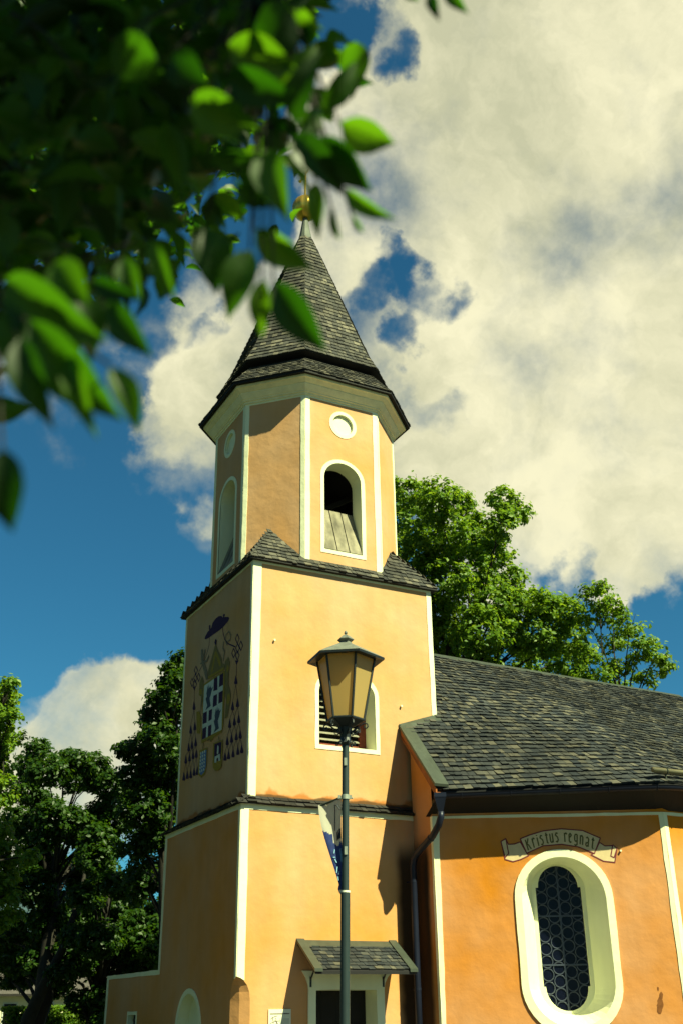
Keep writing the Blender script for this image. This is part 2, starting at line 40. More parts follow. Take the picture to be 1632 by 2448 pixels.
D_BLOBS = [[0.4784,0.5251,0.7038,0.98756,1.0],[0.5588,0.5855,0.5873,0.98666,1.0],[0.4569,0.599,0.6576,0.99322,0.9],[0.5754,0.653,0.4924,0.9914,1.0],[0.49,0.7006,0.5187,0.99532,0.6],[0.5547,0.7145,0.4264,0.99675,0.7],[0.3873,0.5529,0.7377,0.99797,0.8],[0.3391,0.6236,0.7043,0.99787,0.9],[0.3212,0.6751,0.6642,0.99779,0.9],[0.3857,0.6724,0.6318,0.99824,0.9],[0.3449,0.6881,0.6384,0.99906,0.6],[0.3176,0.7226,0.6139,0.99921,0.6],[0.5297,0.4422,0.7238,0.99414,0.8],[0.6507,0.6371,0.413,0.99693,0.8],[0.5925,0.6862,0.4221,0.99681,0.7],[0.6547,0.6625,0.3639,0.99957,0.8],[0.6793,0.6581,0.3247,0.99939,0.7],[0.477,0.7549,0.4502,0.99881,0.6],[0.2617,0.7619,0.5925,0.99867,0.9],[0.3041,0.769,0.5623,0.99864,0.8],[0.2597,0.7962,0.5464,0.99949,0.5],[0.2853,0.8047,0.5207,0.99919,0.7],[0.2909,0.8263,0.4823,0.99954,0.7],[0.2945,0.8526,0.4317,0.99941,0.8],[0.2958,0.8733,0.3871,0.99941,0.75],[0.2688,0.8809,0.3895,0.9998,0.3],[0.3298,0.7862,0.5226,0.99791,0.5],[0.1853,0.9577,0.2202,0.99911,0.9],[0.2326,0.9468,0.2224,0.99917,0.9],[0.2725,0.9348,0.2276,0.99938,0.85],[0.2412,0.9339,0.2639,0.99972,0.35],[0.1929,0.9448,0.265,0.99981,0.3],[0.2413,0.9525,0.1858,0.9981,0.8],[0.1934,0.967,0.166,0.99897,0.7],[0.2952,0.9354,0.1946,0.99924,0.5],[0.3528,0.5638,0.7468,0.99943,-1.5],[0.3785,0.5758,0.7247,0.99965,-1.1],[0.3612,0.6988,0.6174,0.99984,-0.6],[0.3831,0.7114,0.5892,0.99987,-0.5],[0.4276,0.6843,0.5907,0.99955,-1.1],[0.4643,0.669,0.5804,0.99966,-1.1],[0.4,0.6918,0.6012,0.99971,-0.7],[0.418,0.7184,0.556,0.99984,-0.9],[0.4719,0.7357,0.4858,0.9997,-1.1],[0.4749,0.715,0.5131,0.99971,-0.3],[0.4305,0.7433,0.512,0.9997,-0.4],[0.3056,0.5658,0.7658,0.99917,-0.7],[0.2658,0.6028,0.7523,0.99822,-0.5],[0.201,0.8826,0.425,0.99468,-0.9],[0.1999,0.9217,0.3325,0.99554,-0.9],[0.2589,0.9122,0.3175,0.99822,-0.6],[0.2644,0.7197,0.642,0.99907,-0.8],[0.258,0.7828,0.5663,0.9998,-1.0],[0.2883,0.7921,0.538,0.99987,-0.5],[0.2979,0.8129,0.5004,0.9999,-0.5],[0.2415,0.8419,0.4826,0.99961,-0.6],[0.2253,0.8152,0.5335,0.99971,-0.4],[0.6197,0.7002,0.3545,0.99936,-0.9],[0.5886,0.723,0.3617,0.99961,-0.6],[0.6644,0.6868,0.2946,0.99908,-0.9],[0.6707,0.6295,0.3923,0.99981,-0.8],[0.6746,0.6381,0.371,0.99981,-0.7],[0.3486,0.8627,0.3664,0.99882,-0.3],[0.1481,0.7572,0.6362,0.99503,-0.7],[0.6815,0.674,0.2851,0.99892,-0.7]]
D_MASS = [[-7.86,-17.78,3.46],[-7.84,-17.78,3.25],[-7.82,-17.8,3.16],[-7.82,-17.66,3.28],[-7.8,-17.54,3.33],[-7.78,-17.48,3.26],[-7.81,-17.88,2.85],[-7.8,-17.91,2.78],[-7.75,-17.55,2.9],[-7.7,-17.23,3.03],[-7.81,-17.66,3.57],[-7.84,-18.08,3.04],[-7.79,-17.53,3.59],[-7.81,-17.83,3.19],[-7.75,-17.33,3.63],[-7.76,-17.55,3.39],[-7.78,-17.71,3.16],[-7.81,-18.09,2.77],[-7.72,-17.3,3.38],[-7.71,-17.39,3.29],[-7.72,-17.33,3.27],[-7.77,-17.81,2.82],[-7.76,-17.93,2.68],[-7.71,-17.63,2.87],[-7.75,-17.83,2.69],[-7.66,-17.18,3.02],[-7.8,-17.9,3.36],[-7.76,-17.68,3.58],[-7.82,-18.07,3.09],[-7.8,-18.0,3.12],[-7.76,-17.88,3.19],[-7.71,-17.4,3.59],[-7.71,-17.48,3.47],[-7.7,-17.54,3.34],[-7.77,-18.06,2.81],[-7.69,-17.41,3.33],[-7.7,-17.58,3.12],[-7.7,-17.65,3.01],[-7.68,-17.48,3.09],[-7.67,-17.39,3.07],[-7.67,-17.66,2.87],[-7.73,-18.0,2.58],[-7.76,-17.85,3.45],[-7.75,-17.85,3.42],[-7.77,-18.0,3.16],[-7.7,-17.48,3.71],[-7.77,-18.13,2.95],[-7.67,-17.39,3.63],[-7.67,-17.41,3.54],[-7.65,-17.52,3.39],[-7.73,-18.04,2.85],[-7.68,-17.8,3.02],[-7.68,-17.74,2.99],[-7.7,-17.86,2.88],[-7.68,-17.69,2.93],[-7.61,-17.28,3.21],[-7.59,-17.23,3.18],[-7.74,-18.17,3.03],[-7.68,-17.66,3.58],[-7.71,-17.88,3.28],[-7.69,-17.93,3.15],[-7.64,-17.44,3.61],[-7.65,-17.72,3.26],[-7.62,-17.45,3.47],[-7.6,-17.53,3.36],[-7.69,-18.01,2.82],[-7.6,-17.45,3.28],[-7.55,-17.29,3.37],[-7.59,-17.55,3.09],[-7.68,-18.04,2.64],[-7.68,-18.06,3.22],[-7.68,-17.95,3.25],[-7.62,-17.68,3.54],[-7.6,-17.6,3.56],[-7.66,-17.99,3.06],[-7.62,-17.73,3.3],[-7.61,-17.7,3.23],[-7.54,-17.44,3.4],[-7.59,-17.67,3.15],[-7.58,-17.71,3.07],[-7.53,-17.31,3.35],[-7.62,-17.85,2.86],[-7.6,-17.85,2.81],[-7.57,-17.64,3.8],[-7.58,-17.61,3.73],[-7.58,-17.64,3.64],[-7.64,-17.92,3.28],[-7.59,-17.84,3.31],[-7.52,-17.5,3.6],[-7.63,-17.94,3.08],[-7.54,-17.54,3.41],[-7.59,-17.94,3.0],[-7.53,-17.59,3.27],[-7.56,-17.73,3.08],[-7.46,-17.46,3.22],[-7.53,-17.75,2.95],[-7.61,-18.04,3.28],[-7.63,-18.13,3.08],[-7.55,-17.86,3.37],[-7.5,-17.5,3.69],[-7.49,-17.58,3.55],[-7.53,-17.71,3.31],[-7.53,-17.8,3.22],[-7.46,-17.45,3.46],[-7.51,-17.64,3.24],[-7.57,-17.97,2.85],[-7.5,-17.78,3.01],[-7.55,-18.0,3.34],[-7.57,-18.01,3.24],[-7.58,-18.13,3.09],[-7.54,-17.96,3.21],[-7.53,-17.89,3.21],[-7.45,-17.63,3.46],[-7.52,-17.84,3.17],[-7.57,-18.07,2.87],[-7.45,-17.67,3.22],[-7.49,-17.84,3.0],[-7.52,-17.92,3.49],[-7.42,-17.61,3.83],[-7.45,-17.77,3.61],[-7.49,-17.88,3.36],[-7.53,-18.11,3.09],[-7.41,-17.59,3.6],[-7.57,-18.21,2.86],[-7.45,-17.77,3.25],[-7.42,-17.77,3.2],[-7.47,-17.88,3.02],[-7.39,-17.67,3.8],[-7.37,-17.75,3.66],[-7.36,-17.71,3.6],[-7.38,-17.78,3.5],[-7.42,-17.83,3.36],[-7.45,-17.97,3.14],[-7.36,-17.72,3.34],[-7.48,-18.05,2.95],[-7.34,-17.64,3.27],[-7.4,-17.97,3.52],[-7.42,-17.94,3.49],[-7.53,-18.3,3.0],[-7.49,-18.21,3.03],[-7.37,-17.8,3.44],[-7.29,-17.64,3.6],[-7.37,-17.85,3.26],[-7.48,-18.18,2.89],[-7.41,-18.09,3.31],[-7.51,-18.31,2.97],[-7.39,-18.04,3.28],[-7.23,-17.65,3.65],[-7.47,-18.32,3.09],[-7.4,-18.19,3.24],[-7.36,-18.08,3.31],[-7.33,-17.99,3.34]]
D_MASS_FAR = [[-7.78,-15.52,6.07],[-7.67,-14.27,6.84],[-7.65,-14.98,5.9],[-7.68,-15.31,5.52],[-7.58,-14.3,6.33],[-7.64,-15.65,4.84],[-7.61,-15.04,5.18],[-7.51,-14.38,5.59],[-7.65,-15.25,6.28],[-7.66,-14.83,6.57],[-7.66,-15.59,5.65],[-7.59,-14.71,6.36],[-7.54,-14.65,6.25],[-7.5,-14.44,6.4],[-7.49,-14.17,6.41],[-7.55,-15.01,5.52],[-7.51,-15.11,5.23],[-7.5,-15.4,4.96],[-7.42,-14.2,5.79],[-7.59,-15.13,6.61],[-7.52,-14.96,6.7],[-7.63,-15.64,5.81],[-7.55,-15.01,6.36],[-7.49,-15.27,5.92],[-7.48,-15.26,5.72],[-7.49,-15.47,5.43],[-7.4,-14.94,5.78],[-7.52,-15.67,4.95],[-7.49,-15.68,4.83],[-7.33,-14.47,5.73],[-7.33,-14.61,5.45],[-7.51,-15.25,6.54],[-7.41,-14.68,7.11],[-7.52,-15.7,5.72],[-7.47,-15.42,5.96],[-7.49,-15.61,5.62],[-7.31,-14.51,6.54],[-7.46,-15.69,5.21],[-7.35,-15.33,5.47],[-7.25,-14.58,6.0],[-7.16,-14.24,6.15],[-7.31,-15.09,5.2],[-7.34,-15.31,4.97],[-7.32,-15.32,6.36],[-7.33,-14.98,6.62],[-7.37,-15.43,5.97],[-7.29,-15.31,5.92],[-7.32,-15.16,5.95],[-7.18,-14.66,6.29],[-7.26,-15.08,5.74],[-7.19,-15.12,5.61],[-7.18,-14.96,5.5],[-7.22,-15.11,5.28],[-7.0,-14.2,5.96],[-7.21,-15.32,6.53],[-7.24,-15.23,6.33],[-7.09,-14.6,6.98],[-7.15,-15.04,6.35],[-7.23,-15.52,5.61],[-7.25,-15.69,5.37],[-7.22,-15.51,5.31],[-6.99,-14.62,6.0],[-7.22,-15.69,4.92],[-6.97,-14.64,5.73],[-7.15,-15.28,5.06],[-7.16,-15.55,6.39],[-7.27,-15.97,5.68],[-7.03,-14.73,7.01],[-7.15,-15.29,6.26],[-7.15,-15.72,5.61],[-7.15,-15.75,5.44],[-7.1,-15.3,5.77],[-7.21,-15.93,4.97],[-6.98,-15.2,5.63],[-6.88,-14.58,6.02],[-7.11,-15.62,4.94],[-6.93,-15.16,5.15],[-7.12,-15.91,5.9],[-6.91,-14.96,6.78],[-6.98,-15.41,6.17],[-6.95,-15.02,6.4],[-7.14,-16.07,5.16],[-6.85,-14.77,6.28],[-6.88,-15.07,5.96],[-7.09,-15.86,4.98],[-6.79,-14.54,6.11],[-6.87,-15.02,5.43],[-6.68,-14.52,5.83],[-6.94,-15.63,6.26],[-7.02,-15.79,5.87],[-6.92,-15.67,5.96],[-6.81,-15.17,6.32],[-6.92,-15.43,5.81],[-6.87,-15.42,5.77],[-6.91,-15.5,5.52],[-6.74,-14.88,5.91],[-6.98,-15.95,4.82],[-6.97,-15.94,4.71],[-6.86,-15.49,6.6],[-6.92,-15.81,6.05],[-6.78,-15.39,6.53],[-6.65,-14.9,6.81],[-6.61,-15.03,6.64],[-6.68,-14.99,6.45],[-6.92,-15.94,5.26],[-6.91,-15.86,5.18],[-6.59,-15.08,5.85],[-6.69,-15.24,5.48],[-6.89,-16.05,5.86],[-6.67,-15.63,6.3],[-6.83,-16.07,5.53],[-6.86,-16.21,5.33],[-6.76,-15.76,5.67],[-6.45,-14.89,6.47],[-6.37,-14.7,6.45],[-6.78,-15.87,5.14],[-6.76,-15.89,4.93],[-6.48,-15.39,6.96],[-6.51,-15.24,6.98],[-6.84,-16.33,5.49],[-6.41,-15.21,6.61],[-6.62,-15.6,5.96],[-6.67,-15.88,5.59],[-6.54,-15.46,5.82],[-6.26,-14.8,6.47]]
D_RIBBON = {"center":[[1.716,4.663],[1.917,4.735],[2.183,4.806],[2.549,4.84],[2.96,4.8],[3.292,4.648],[3.144,4.359],[2.849,4.488],[2.52,4.544],[2.156,4.52],[1.822,4.386]],"lt":[[1.431,4.67],[1.475,4.562],[1.591,4.565],[1.711,4.603],[1.822,4.386],[1.857,4.343],[1.696,4.272],[1.539,4.232],[1.388,4.277],[1.332,4.619]],"rt":[[3.266,4.568],[3.366,4.499],[3.521,4.501],[3.596,4.45],[3.521,4.184],[3.307,4.212],[3.077,4.335],[3.144,4.364]],"lroll":[[1.332,4.619],[1.431,4.67],[1.466,4.387],[1.391,4.314]],"rroll":[[3.523,4.519],[3.596,4.445],[3.518,4.273],[3.458,4.304]]}
# ------------------------------------------------------------------ sky with clouds
w = bpy.data.worlds.new('World'); scene.world = w; w.use_nodes = True
nt = w.node_tree; nt.nodes.clear()
def wn(t, **k):
    n = nt.nodes.new(t)
    for a, b in k.items(): setattr(n, a, b)
    return n
def wl(a, b): nt.links.new(a, b)
out = wn('ShaderNodeOutputWorld'); bg = wn('ShaderNodeBackground'); bg.inputs[1].default_value = 0.083
wl(bg.outputs[0], out.inputs[0])
sky = wn('ShaderNodeTexSky', sky_type='NISHITA', sun_disc=False)
sky.sun_elevation = SUN_EL; sky.sun_rotation = SUN_AZ; sky.altitude = 600; sky.air_density = 1.0; sky.dust_density = 0.6; sky.ozone_density = 1.6
tint = wn('ShaderNodeMix', data_type='RGBA', blend_type='MULTIPLY'); tint.inputs[0].default_value = 1
wl(sky.outputs[0], tint.inputs[6]); tint.inputs[7].default_value = (0.135, 0.44, 0.48, 1)
tc = wn('ShaderNodeTexCoord')
def wmath(op, a, b=None, c=None, clamp=False):
    n = wn('ShaderNodeMath', operation=op, use_clamp=clamp)
    for i, v in enumerate((a, b, c)):
        if v is None: continue
        if isinstance(v, (int, float)): n.inputs[i].default_value = v
        else: wl(v, n.inputs[i])
    return n.outputs[0]
def wnoise(scale, detail, rough, vec, off=(0,0,0)):
    m = wn('ShaderNodeMapping'); m.inputs['Location'].default_value = off; wl(vec, m.inputs[0])
    n = wn('ShaderNodeTexNoise'); n.inputs['Scale'].default_value = scale; n.inputs['Detail'].default_value = detail
    n.inputs['Roughness'].default_value = rough; wl(m.outputs[0], n.inputs['Vector']); return n
n1 = wnoise(5.0, 7, 0.56, tc.outputs['Generated'])
sub = wn('ShaderNodeVectorMath', operation='SUBTRACT'); wl(n1.outputs['Color'], sub.inputs[0]); sub.inputs[1].default_value = (0.5, 0.5, 0.5)
scl = wn('ShaderNodeVectorMath', operation='SCALE'); wl(sub.outputs[0], scl.inputs[0]); scl.inputs['Scale'].default_value = 0.26
add = wn('ShaderNodeVectorMath', operation='ADD'); wl(tc.outputs['Generated'], add.inputs[0]); wl(scl.outputs[0], add.inputs[1])
nrm = wn('ShaderNodeVectorMath', operation='NORMALIZE'); wl(add.outputs[0], nrm.inputs[0])
acc = None
for bx, by, bz, cr, amp in D_BLOBS:
    dt = wn('ShaderNodeVectorMath', operation='DOT_PRODUCT'); wl(nrm.outputs[0], dt.inputs[0]); dt.inputs[1].default_value = (bx, by, bz)
    mr = wn('ShaderNodeMapRange', interpolation_type='SMOOTHSTEP'); wl(dt.outputs['Value'], mr.inputs[0])
    mr.inputs[1].default_value = cr - (1-cr)*0.9; mr.inputs[2].default_value = 1 - (1-cr)*0.12
    mr.inputs[3].default_value = 0; mr.inputs[4].default_value = amp
    acc = mr.outputs[0] if acc is None else wmath('ADD', acc, mr.outputs[0])
n2 = wnoise(6.5, 9, 0.57, tc.outputs['Generated'], (3.1, 1.7, 0.4))
# beyond the mapped clouds the sky still carries broken cumulus
n3 = wnoise(1.6, 8, 0.6, tc.outputs['Generated'], (0.3, 5.2, 2.0))
dtc = wn('ShaderNodeVectorMath', operation='DOT_PRODUCT'); wl(tc.outputs['Generated'], dtc.inputs[0]); dtc.inputs[1].default_value = (0.42, 0.802, 0.424)
far = wn('ShaderNodeMapRange', interpolation_type='SMOOTHSTEP'); wl(dtc.outputs['Value'], far.inputs[0])
far.inputs[1].default_value = 0.86; far.inputs[2].default_value = 0.76; far.inputs[3].default_value = 0; far.inputs[4].default_value = 1
rest = wmath('MULTIPLY', wmath('MULTIPLY_ADD', n3.outputs[0], 4.0, -2.9, True), far.outputs[0])
cl = wmath('MINIMUM', wmath('MAXIMUM', acc, -0.5), 1.0)
dens = wmath('ADD', wmath('ADD', cl, rest), wmath('MULTIPLY_ADD', n2.outputs[0], 3.4, -1.68))
cov = wn('ShaderNodeMapRange', interpolation_type='SMOOTHSTEP'); wl(dens, cov.inputs[0]); cov.inputs[1].default_value = -0.12; cov.inputs[2].default_value = 1.25
n4 = wnoise(4.2, 10, 0.6, add.outputs[0], (7.7, 2.2, 1.4))
cr_ = wn('ShaderNodeValToRGB'); wl(n4.outputs[0], cr_.inputs[0])
e = cr_.color_ramp.elements; e[0].position = 0.40; e[0].color = (3.2, 3.2, 2.1, 1); e[1].position = 0.60; e[1].color = (5.2, 4.95, 3.3, 1)
mixc = wn('ShaderNodeMix', data_type='RGBA'); wl(cov.outputs[0], mixc.inputs[0]); wl(tint.outputs[2], mixc.inputs[6]); wl(cr_.outputs[0], mixc.inputs[7])
dk = wn('ShaderNodeMapRange'); wl(far.outputs[0], dk.inputs[0]); dk.inputs[3].default_value = 1; dk.inputs[4].default_value = .62   # sky out of view is dimmed to lower the ambient light
sc2 = wn('ShaderNodeVectorMath', operation='SCALE'); wl(mixc.outputs[2], sc2.inputs[0]); wl(dk.outputs[0], sc2.inputs['Scale']); wl(sc2.outputs[0], bg.inputs[0])
# ------------------------------------------------------------------ materials
def mat(name, col, rough=0.85, metal=0.0, var=0.12, vscale=3.0, bump=0.15, bscale=60, island=0.0, spec=0.3, streak=0.0, **kw):
    m = bpy.data.materials.new(name); m.use_nodes = True; t = m.node_tree; N = t.nodes; L = t.links
    b = N['Principled BSDF']; b.inputs['Roughness'].default_value = rough; b.inputs['Metallic'].default_value = metal
    b.inputs['Specular IOR Level'].default_value = spec
    geo = N.new('ShaderNodeNewGeometry')
    nz = N.new('ShaderNodeTexNoise'); nz.inputs['Scale'].default_value = vscale; nz.inputs['Detail'].default_value = 7; nz.inputs['Roughness'].default_value = 0.62
    L.new(geo.outputs['Position'], nz.inputs['Vector'])
    mr = N.new('ShaderNodeMapRange'); L.new(nz.outputs[0], mr.inputs[0]); mr.inputs[1].default_value = 0.25; mr.inputs[2].default_value = 0.75
    mr.inputs[3].default_value = 1-var; mr.inputs[4].default_value = 1+var
    val = mr.outputs[0]
    if streak:
        mp = N.new('ShaderNodeMapping'); L.new(geo.outputs['Position'], mp.inputs[0]); mp.inputs['Scale'].default_value = (4, 4, 0.5)
        n2 = N.new('ShaderNodeTexNoise'); n2.inputs['Scale'].default_value = 1.0; n2.inputs['Detail'].default_value = 5; L.new(mp.outputs[0], n2.inputs['Vector'])
        m2 = N.new('ShaderNodeMapRange'); L.new(n2.outputs[0], m2.inputs[0]); m2.inputs[1].default_value = .3; m2.inputs[2].default_value = .7; m2.inputs[3].default_value = 1-streak; m2.inputs[4].default_value = 1+streak*.5
        mm = N.new('ShaderNodeMath'); mm.operation = 'MULTIPLY'; L.new(val, mm.inputs[0]); L.new(m2.outputs[0], mm.inputs[1]); val = mm.outputs[0]
    if island:
        m3 = N.new('ShaderNodeMapRange'); L.new(geo.outputs['Random Per Island'], m3.inputs[0]); m3.inputs[3].default_value = 1-island; m3.inputs[4].default_value = 1+island
        mm = N.new('ShaderNodeMath'); mm.operation = 'MULTIPLY'; L.new(val, mm.inputs[0]); L.new(m3.outputs[0], mm.inputs[1]); val = mm.outputs[0]
    rgb = N.new('ShaderNodeRGB'); rgb.outputs[0].default_value = (*col, 1)
    vs = N.new('ShaderNodeVectorMath'); vs.operation = 'SCALE'; L.new(rgb.outputs[0], vs.inputs[0]); L.new(val, vs.inputs['Scale'])
    L.new(vs.outputs[0], b.inputs['Base Color'])
    if bump:
        nb = N.new('ShaderNodeTexNoise'); nb.inputs['Scale'].default_value = bscale; nb.inputs['Detail'].default_value = 4
        L.new(geo.outputs['Position'], nb.inputs['Vector'])
        bp = N.new('ShaderNodeBump'); bp.inputs['Strength'].default_value = bump; bp.inputs['Distance'].default_value = 0.01
        L.new(nb.outputs[0], bp.inputs['Height']); L.new(bp.outputs[0], b.inputs['Normal'])
    m['col_out'] = 0
    return m
def plaster(name, col, var=0.07, stains=(), corner_shade=()):
    """lime plaster: trowel mottling, fine grain, waviness, and weather stains (z0,height,colour,strength) that rise from a ledge"""
    m = mat(name, col, rough=0.92, var=var, vscale=1.3, bump=0.0, streak=0.05, spec=0.12)
    t = m.node_tree; N = t.nodes; L = t.links; b = N['Principled BSDF']
    geo = [n for n in N if n.type == 'NEW_GEOMETRY'][0]
    src = b.inputs['Base Color'].links[0].from_socket
    # patches of repainted / sun-bleached render
    n0 = N.new('ShaderNodeTexNoise'); n0.inputs['Scale'].default_value = 0.55; n0.inputs['Detail'].default_value = 3; L.new(geo.outputs['Position'], n0.inputs['Vector'])
    hs = N.new('ShaderNodeHueSaturation'); L.new(src, hs.inputs['Color'])
    r0 = N.new('ShaderNodeMapRange'); L.new(n0.outputs[0], r0.inputs[0]); r0.inputs[1].default_value = .3; r0.inputs[2].default_value = .7; r0.inputs[3].default_value = 1.10; r0.inputs[4].default_value = 0.84
    L.new(r0.outputs[0], hs.inputs['Saturation']); src = hs.outputs[0]
    sep = N.new('ShaderNodeSeparateXYZ'); L.new(geo.outputs['Position'], sep.inputs[0])
    for axis, v0, h, colr, st, nsc in stains:
        nn = N.new('ShaderNodeTexNoise'); nn.inputs['Scale'].default_value = nsc; nn.inputs['Detail'].default_value = 6; L.new(geo.outputs['Position'], nn.inputs['Vector'])
        ma = N.new('ShaderNodeMath'); ma.operation = 'MULTIPLY_ADD'; L.new(nn.outputs[0], ma.inputs[0]); ma.inputs[1].default_value = -h*2.4
        L.new(sep.outputs[axis], ma.inputs[2])
        mr = N.new('ShaderNodeMapRange'); mr.interpolation_type = 'SMOOTHSTEP'; L.new(ma.outputs[0], mr.inputs[0])
        mr.inputs[1].default_value = v0-h*.75; mr.inputs[2].default_value = v0-h*1.15; mr.inputs[3].default_value = 0; mr.inputs[4].default_value = st
        mx = N.new('ShaderNodeMix'); mx.data_type = 'RGBA'; L.new(mr.outputs[0], mx.inputs[0]); L.new(src, mx.inputs[6]); mx.inputs[7].default_value = (*colr, 1)
        src = mx.outputs[2]
    if corner_shade:            # shade painted dark into the corner where the rainwater pipe runs
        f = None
        for axis, lo, hi in corner_shade:
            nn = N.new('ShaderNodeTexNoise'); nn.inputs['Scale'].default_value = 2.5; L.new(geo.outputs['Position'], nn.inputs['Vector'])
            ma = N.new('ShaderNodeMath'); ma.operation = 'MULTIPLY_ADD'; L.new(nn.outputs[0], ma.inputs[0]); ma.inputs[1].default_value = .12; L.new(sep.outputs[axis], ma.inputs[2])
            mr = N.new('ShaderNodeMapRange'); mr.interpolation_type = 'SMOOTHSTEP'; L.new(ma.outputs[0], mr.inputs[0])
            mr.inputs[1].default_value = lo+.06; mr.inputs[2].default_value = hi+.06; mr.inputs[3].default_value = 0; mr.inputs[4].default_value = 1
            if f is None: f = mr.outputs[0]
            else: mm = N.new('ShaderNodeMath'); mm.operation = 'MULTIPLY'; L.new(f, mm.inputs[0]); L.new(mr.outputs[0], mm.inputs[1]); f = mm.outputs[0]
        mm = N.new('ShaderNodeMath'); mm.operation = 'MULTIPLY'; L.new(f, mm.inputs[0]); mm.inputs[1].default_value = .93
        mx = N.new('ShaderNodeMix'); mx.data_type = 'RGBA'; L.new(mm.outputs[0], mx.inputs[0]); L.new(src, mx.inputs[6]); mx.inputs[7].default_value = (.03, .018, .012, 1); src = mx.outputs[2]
    L.new(src, b.inputs['Base Color'])
    na = N.new('ShaderNodeTexNoise'); na.inputs['Scale'].default_value = 90; na.inputs['Detail'].default_value = 3; L.new(geo.outputs['Position'], na.inputs['Vector'])
    nb = N.new('ShaderNodeTexNoise'); nb.inputs['Scale'].default_value = 3.0; nb.inputs['Detail'].default_value = 4; L.new(geo.outputs['Position'], nb.inputs['Vector'])
    b1 = N.new('ShaderNodeBump'); b1.inputs['Strength'].default_value = .35; b1.inputs['Distance'].default_value = .05; L.new(nb.outputs[0], b1.inputs['Height'])
    b2 = N.new('ShaderNodeBump'); b2.inputs['Strength'].default_value = .25; b2.inputs['Distance'].default_value = .004; L.new(na.outputs[0], b2.inputs['Height']); L.new(b1.outputs[0], b2.inputs['Normal'])
    L.new(b2.outputs[0], b.inputs['Normal'])
    return m
ORANGE_STAIN = (2, 5.44, .22, (.42, .14, .03), .85, 2.2)
BLACK_STAIN = (2, 5.44, .10, (.05, .035, .02), .8, 1.3)
M_TOWER = plaster('ochre plaster', (.56, .266, .100), corner_shade=((0, 3.32, 3.52), (2, 4.8, 4.3)))
M_UPPER = plaster('pale ochre plaster', (.53, .300, .145), stains=(ORANGE_STAIN, BLACK_STAIN))
M_BELFRY = plaster('faded ochre plaster', (.56, .302, .145))
M_NAVE = plaster('deep ochre plaster', (.55, .222, .064), corner_shade=((1, -.60, -.42), (2, 4.95, 4.4), (0, 4.0, 3.82)))
M_WHITE = plaster('white limewash', (.80, .79, .56), var=.05)
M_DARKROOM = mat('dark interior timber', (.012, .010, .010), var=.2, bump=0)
def shingle_mat(name, dark, mid, light, seedscale):
    m = mat(name, (1, 1, 1), rough=.8, var=.30, vscale=8, bump=.5, bscale=45, streak=.25, spec=.22)
    t = m.node_tree; N = t.nodes; L = t.links; geo = [n for n in N if n.type == 'NEW_GEOMETRY'][0]
    r = N.new('ShaderNodeValToRGB'); e = r.color_ramp.elements; e[0].position = 0; e[0].color = (*dark, 1); e[1].position = 1; e[1].color = (*light, 1)
    k = e.new(.62); k.color = (*mid, 1); L.new(geo.outputs['Random Per Island'], r.inputs[0])
    # big weathering patches shift whole areas lighter or darker
    nz = N.new('ShaderNodeTexNoise'); nz.inputs['Scale'].default_value = seedscale; nz.inputs['Detail'].default_value = 3; L.new(geo.outputs['Position'], nz.inputs['Vector'])
    mr = N.new('ShaderNodeMapRange'); L.new(nz.outputs[0], mr.inputs[0]); mr.inputs[1].default_value = .3; mr.inputs[2].default_value = .7; mr.inputs[3].default_value = .7; mr.inputs[4].default_value = 1.35
    vs = [n for n in N if n.type == 'VECT_MATH'][0]; L.new(r.outputs[0], vs.inputs[0])
    sc = N.new('ShaderNodeVectorMath'); sc.operation = 'SCALE'; L.new(vs.outputs[0], sc.inputs[0]); L.new(mr.outputs[0], sc.inputs['Scale']); L.new(sc.outputs[0], N['Principled BSDF'].inputs['Base Color'])
    return m
M_SHINGLE = shingle_mat('weathered larch shingle', (.030, .030, .032), (.066, .062, .056), (.13, .115, .092), .9)
M_SHINGLE_N = shingle_mat('grey nave shingle', (.018, .022, .030), (.040, .042, .045), (.100, .090, .072), .7)
M_DECK = mat('roof deck boards', (.03, .025, .02), bump=0)
M_EAVE = mat('dark stained eave board', (.008, .007, .010), rough=.7, bump=.1)
M_GUTTER = mat('dark blue-grey sheet metal', (.012, .015, .034), rough=.42, metal=.3, var=.2, bump=.03)
M_FLASH = mat('green-grey flashing', (.06, .070, .058), rough=.45, metal=.35, var=.22, vscale=6, bump=.05)
M_CAP = mat('lead cap', (.10, .11, .10), rough=.6, metal=.2, var=.25, bump=.05)
M_GOLD = mat('gilded copper', (.90, .55, .10), rough=.28, metal=.85, var=.1, bump=0)
M_WOOD = mat('silver-grey board', (.22, .19, .14), rough=.8, var=.4, vscale=4, bump=.5, bscale=30, streak=.6, island=.15)
M_SOFFIT = mat('red-brown soffit board', (.30, .085, .02), rough=.7, var=.3, vscale=6, streak=.3)
M_FRAME = mat('red-brown window frame', (.20, .045, .025), rough=.7, var=.3, vscale=12)
M_LOUVRE = mat('grey louvre slat', (.24, .22, .17), rough=.75, var=.25, vscale=8)
M_GLASS = mat('dark leaded glass', (.003, .004, .014), rough=.22, var=.3, vscale=14, bump=.3, bscale=9, spec=.18)
M_LEAD = mat('lead came', (.05, .06, .095), rough=.45, metal=.2, bump=0)
M_POLE = mat('green-grey lamp paint', (.018, .030, .034), rough=.42, var=.1, vscale=20, bump=.03, spec=.5)
M_POLED = mat('dark lantern iron', (.012, .016, .022), rough=.45, var=.12, vscale=20, bump=.03, spec=.5)
M_STEEL = mat('galvanised clamp steel', (.42, .44, .38), rough=.4, metal=.6, var=.2, vscale=30, bump=.03)
PAINT = {'purple': (.042, .022, .060), 'slate': (.06, .075, .11), 'gold': (.30, .205, .035), 'white': (.52, .56, .50), 'olive': (.20, .15, .06), 'stone': (.20, .16, .11), 'blue': (.10, .17, .36)}
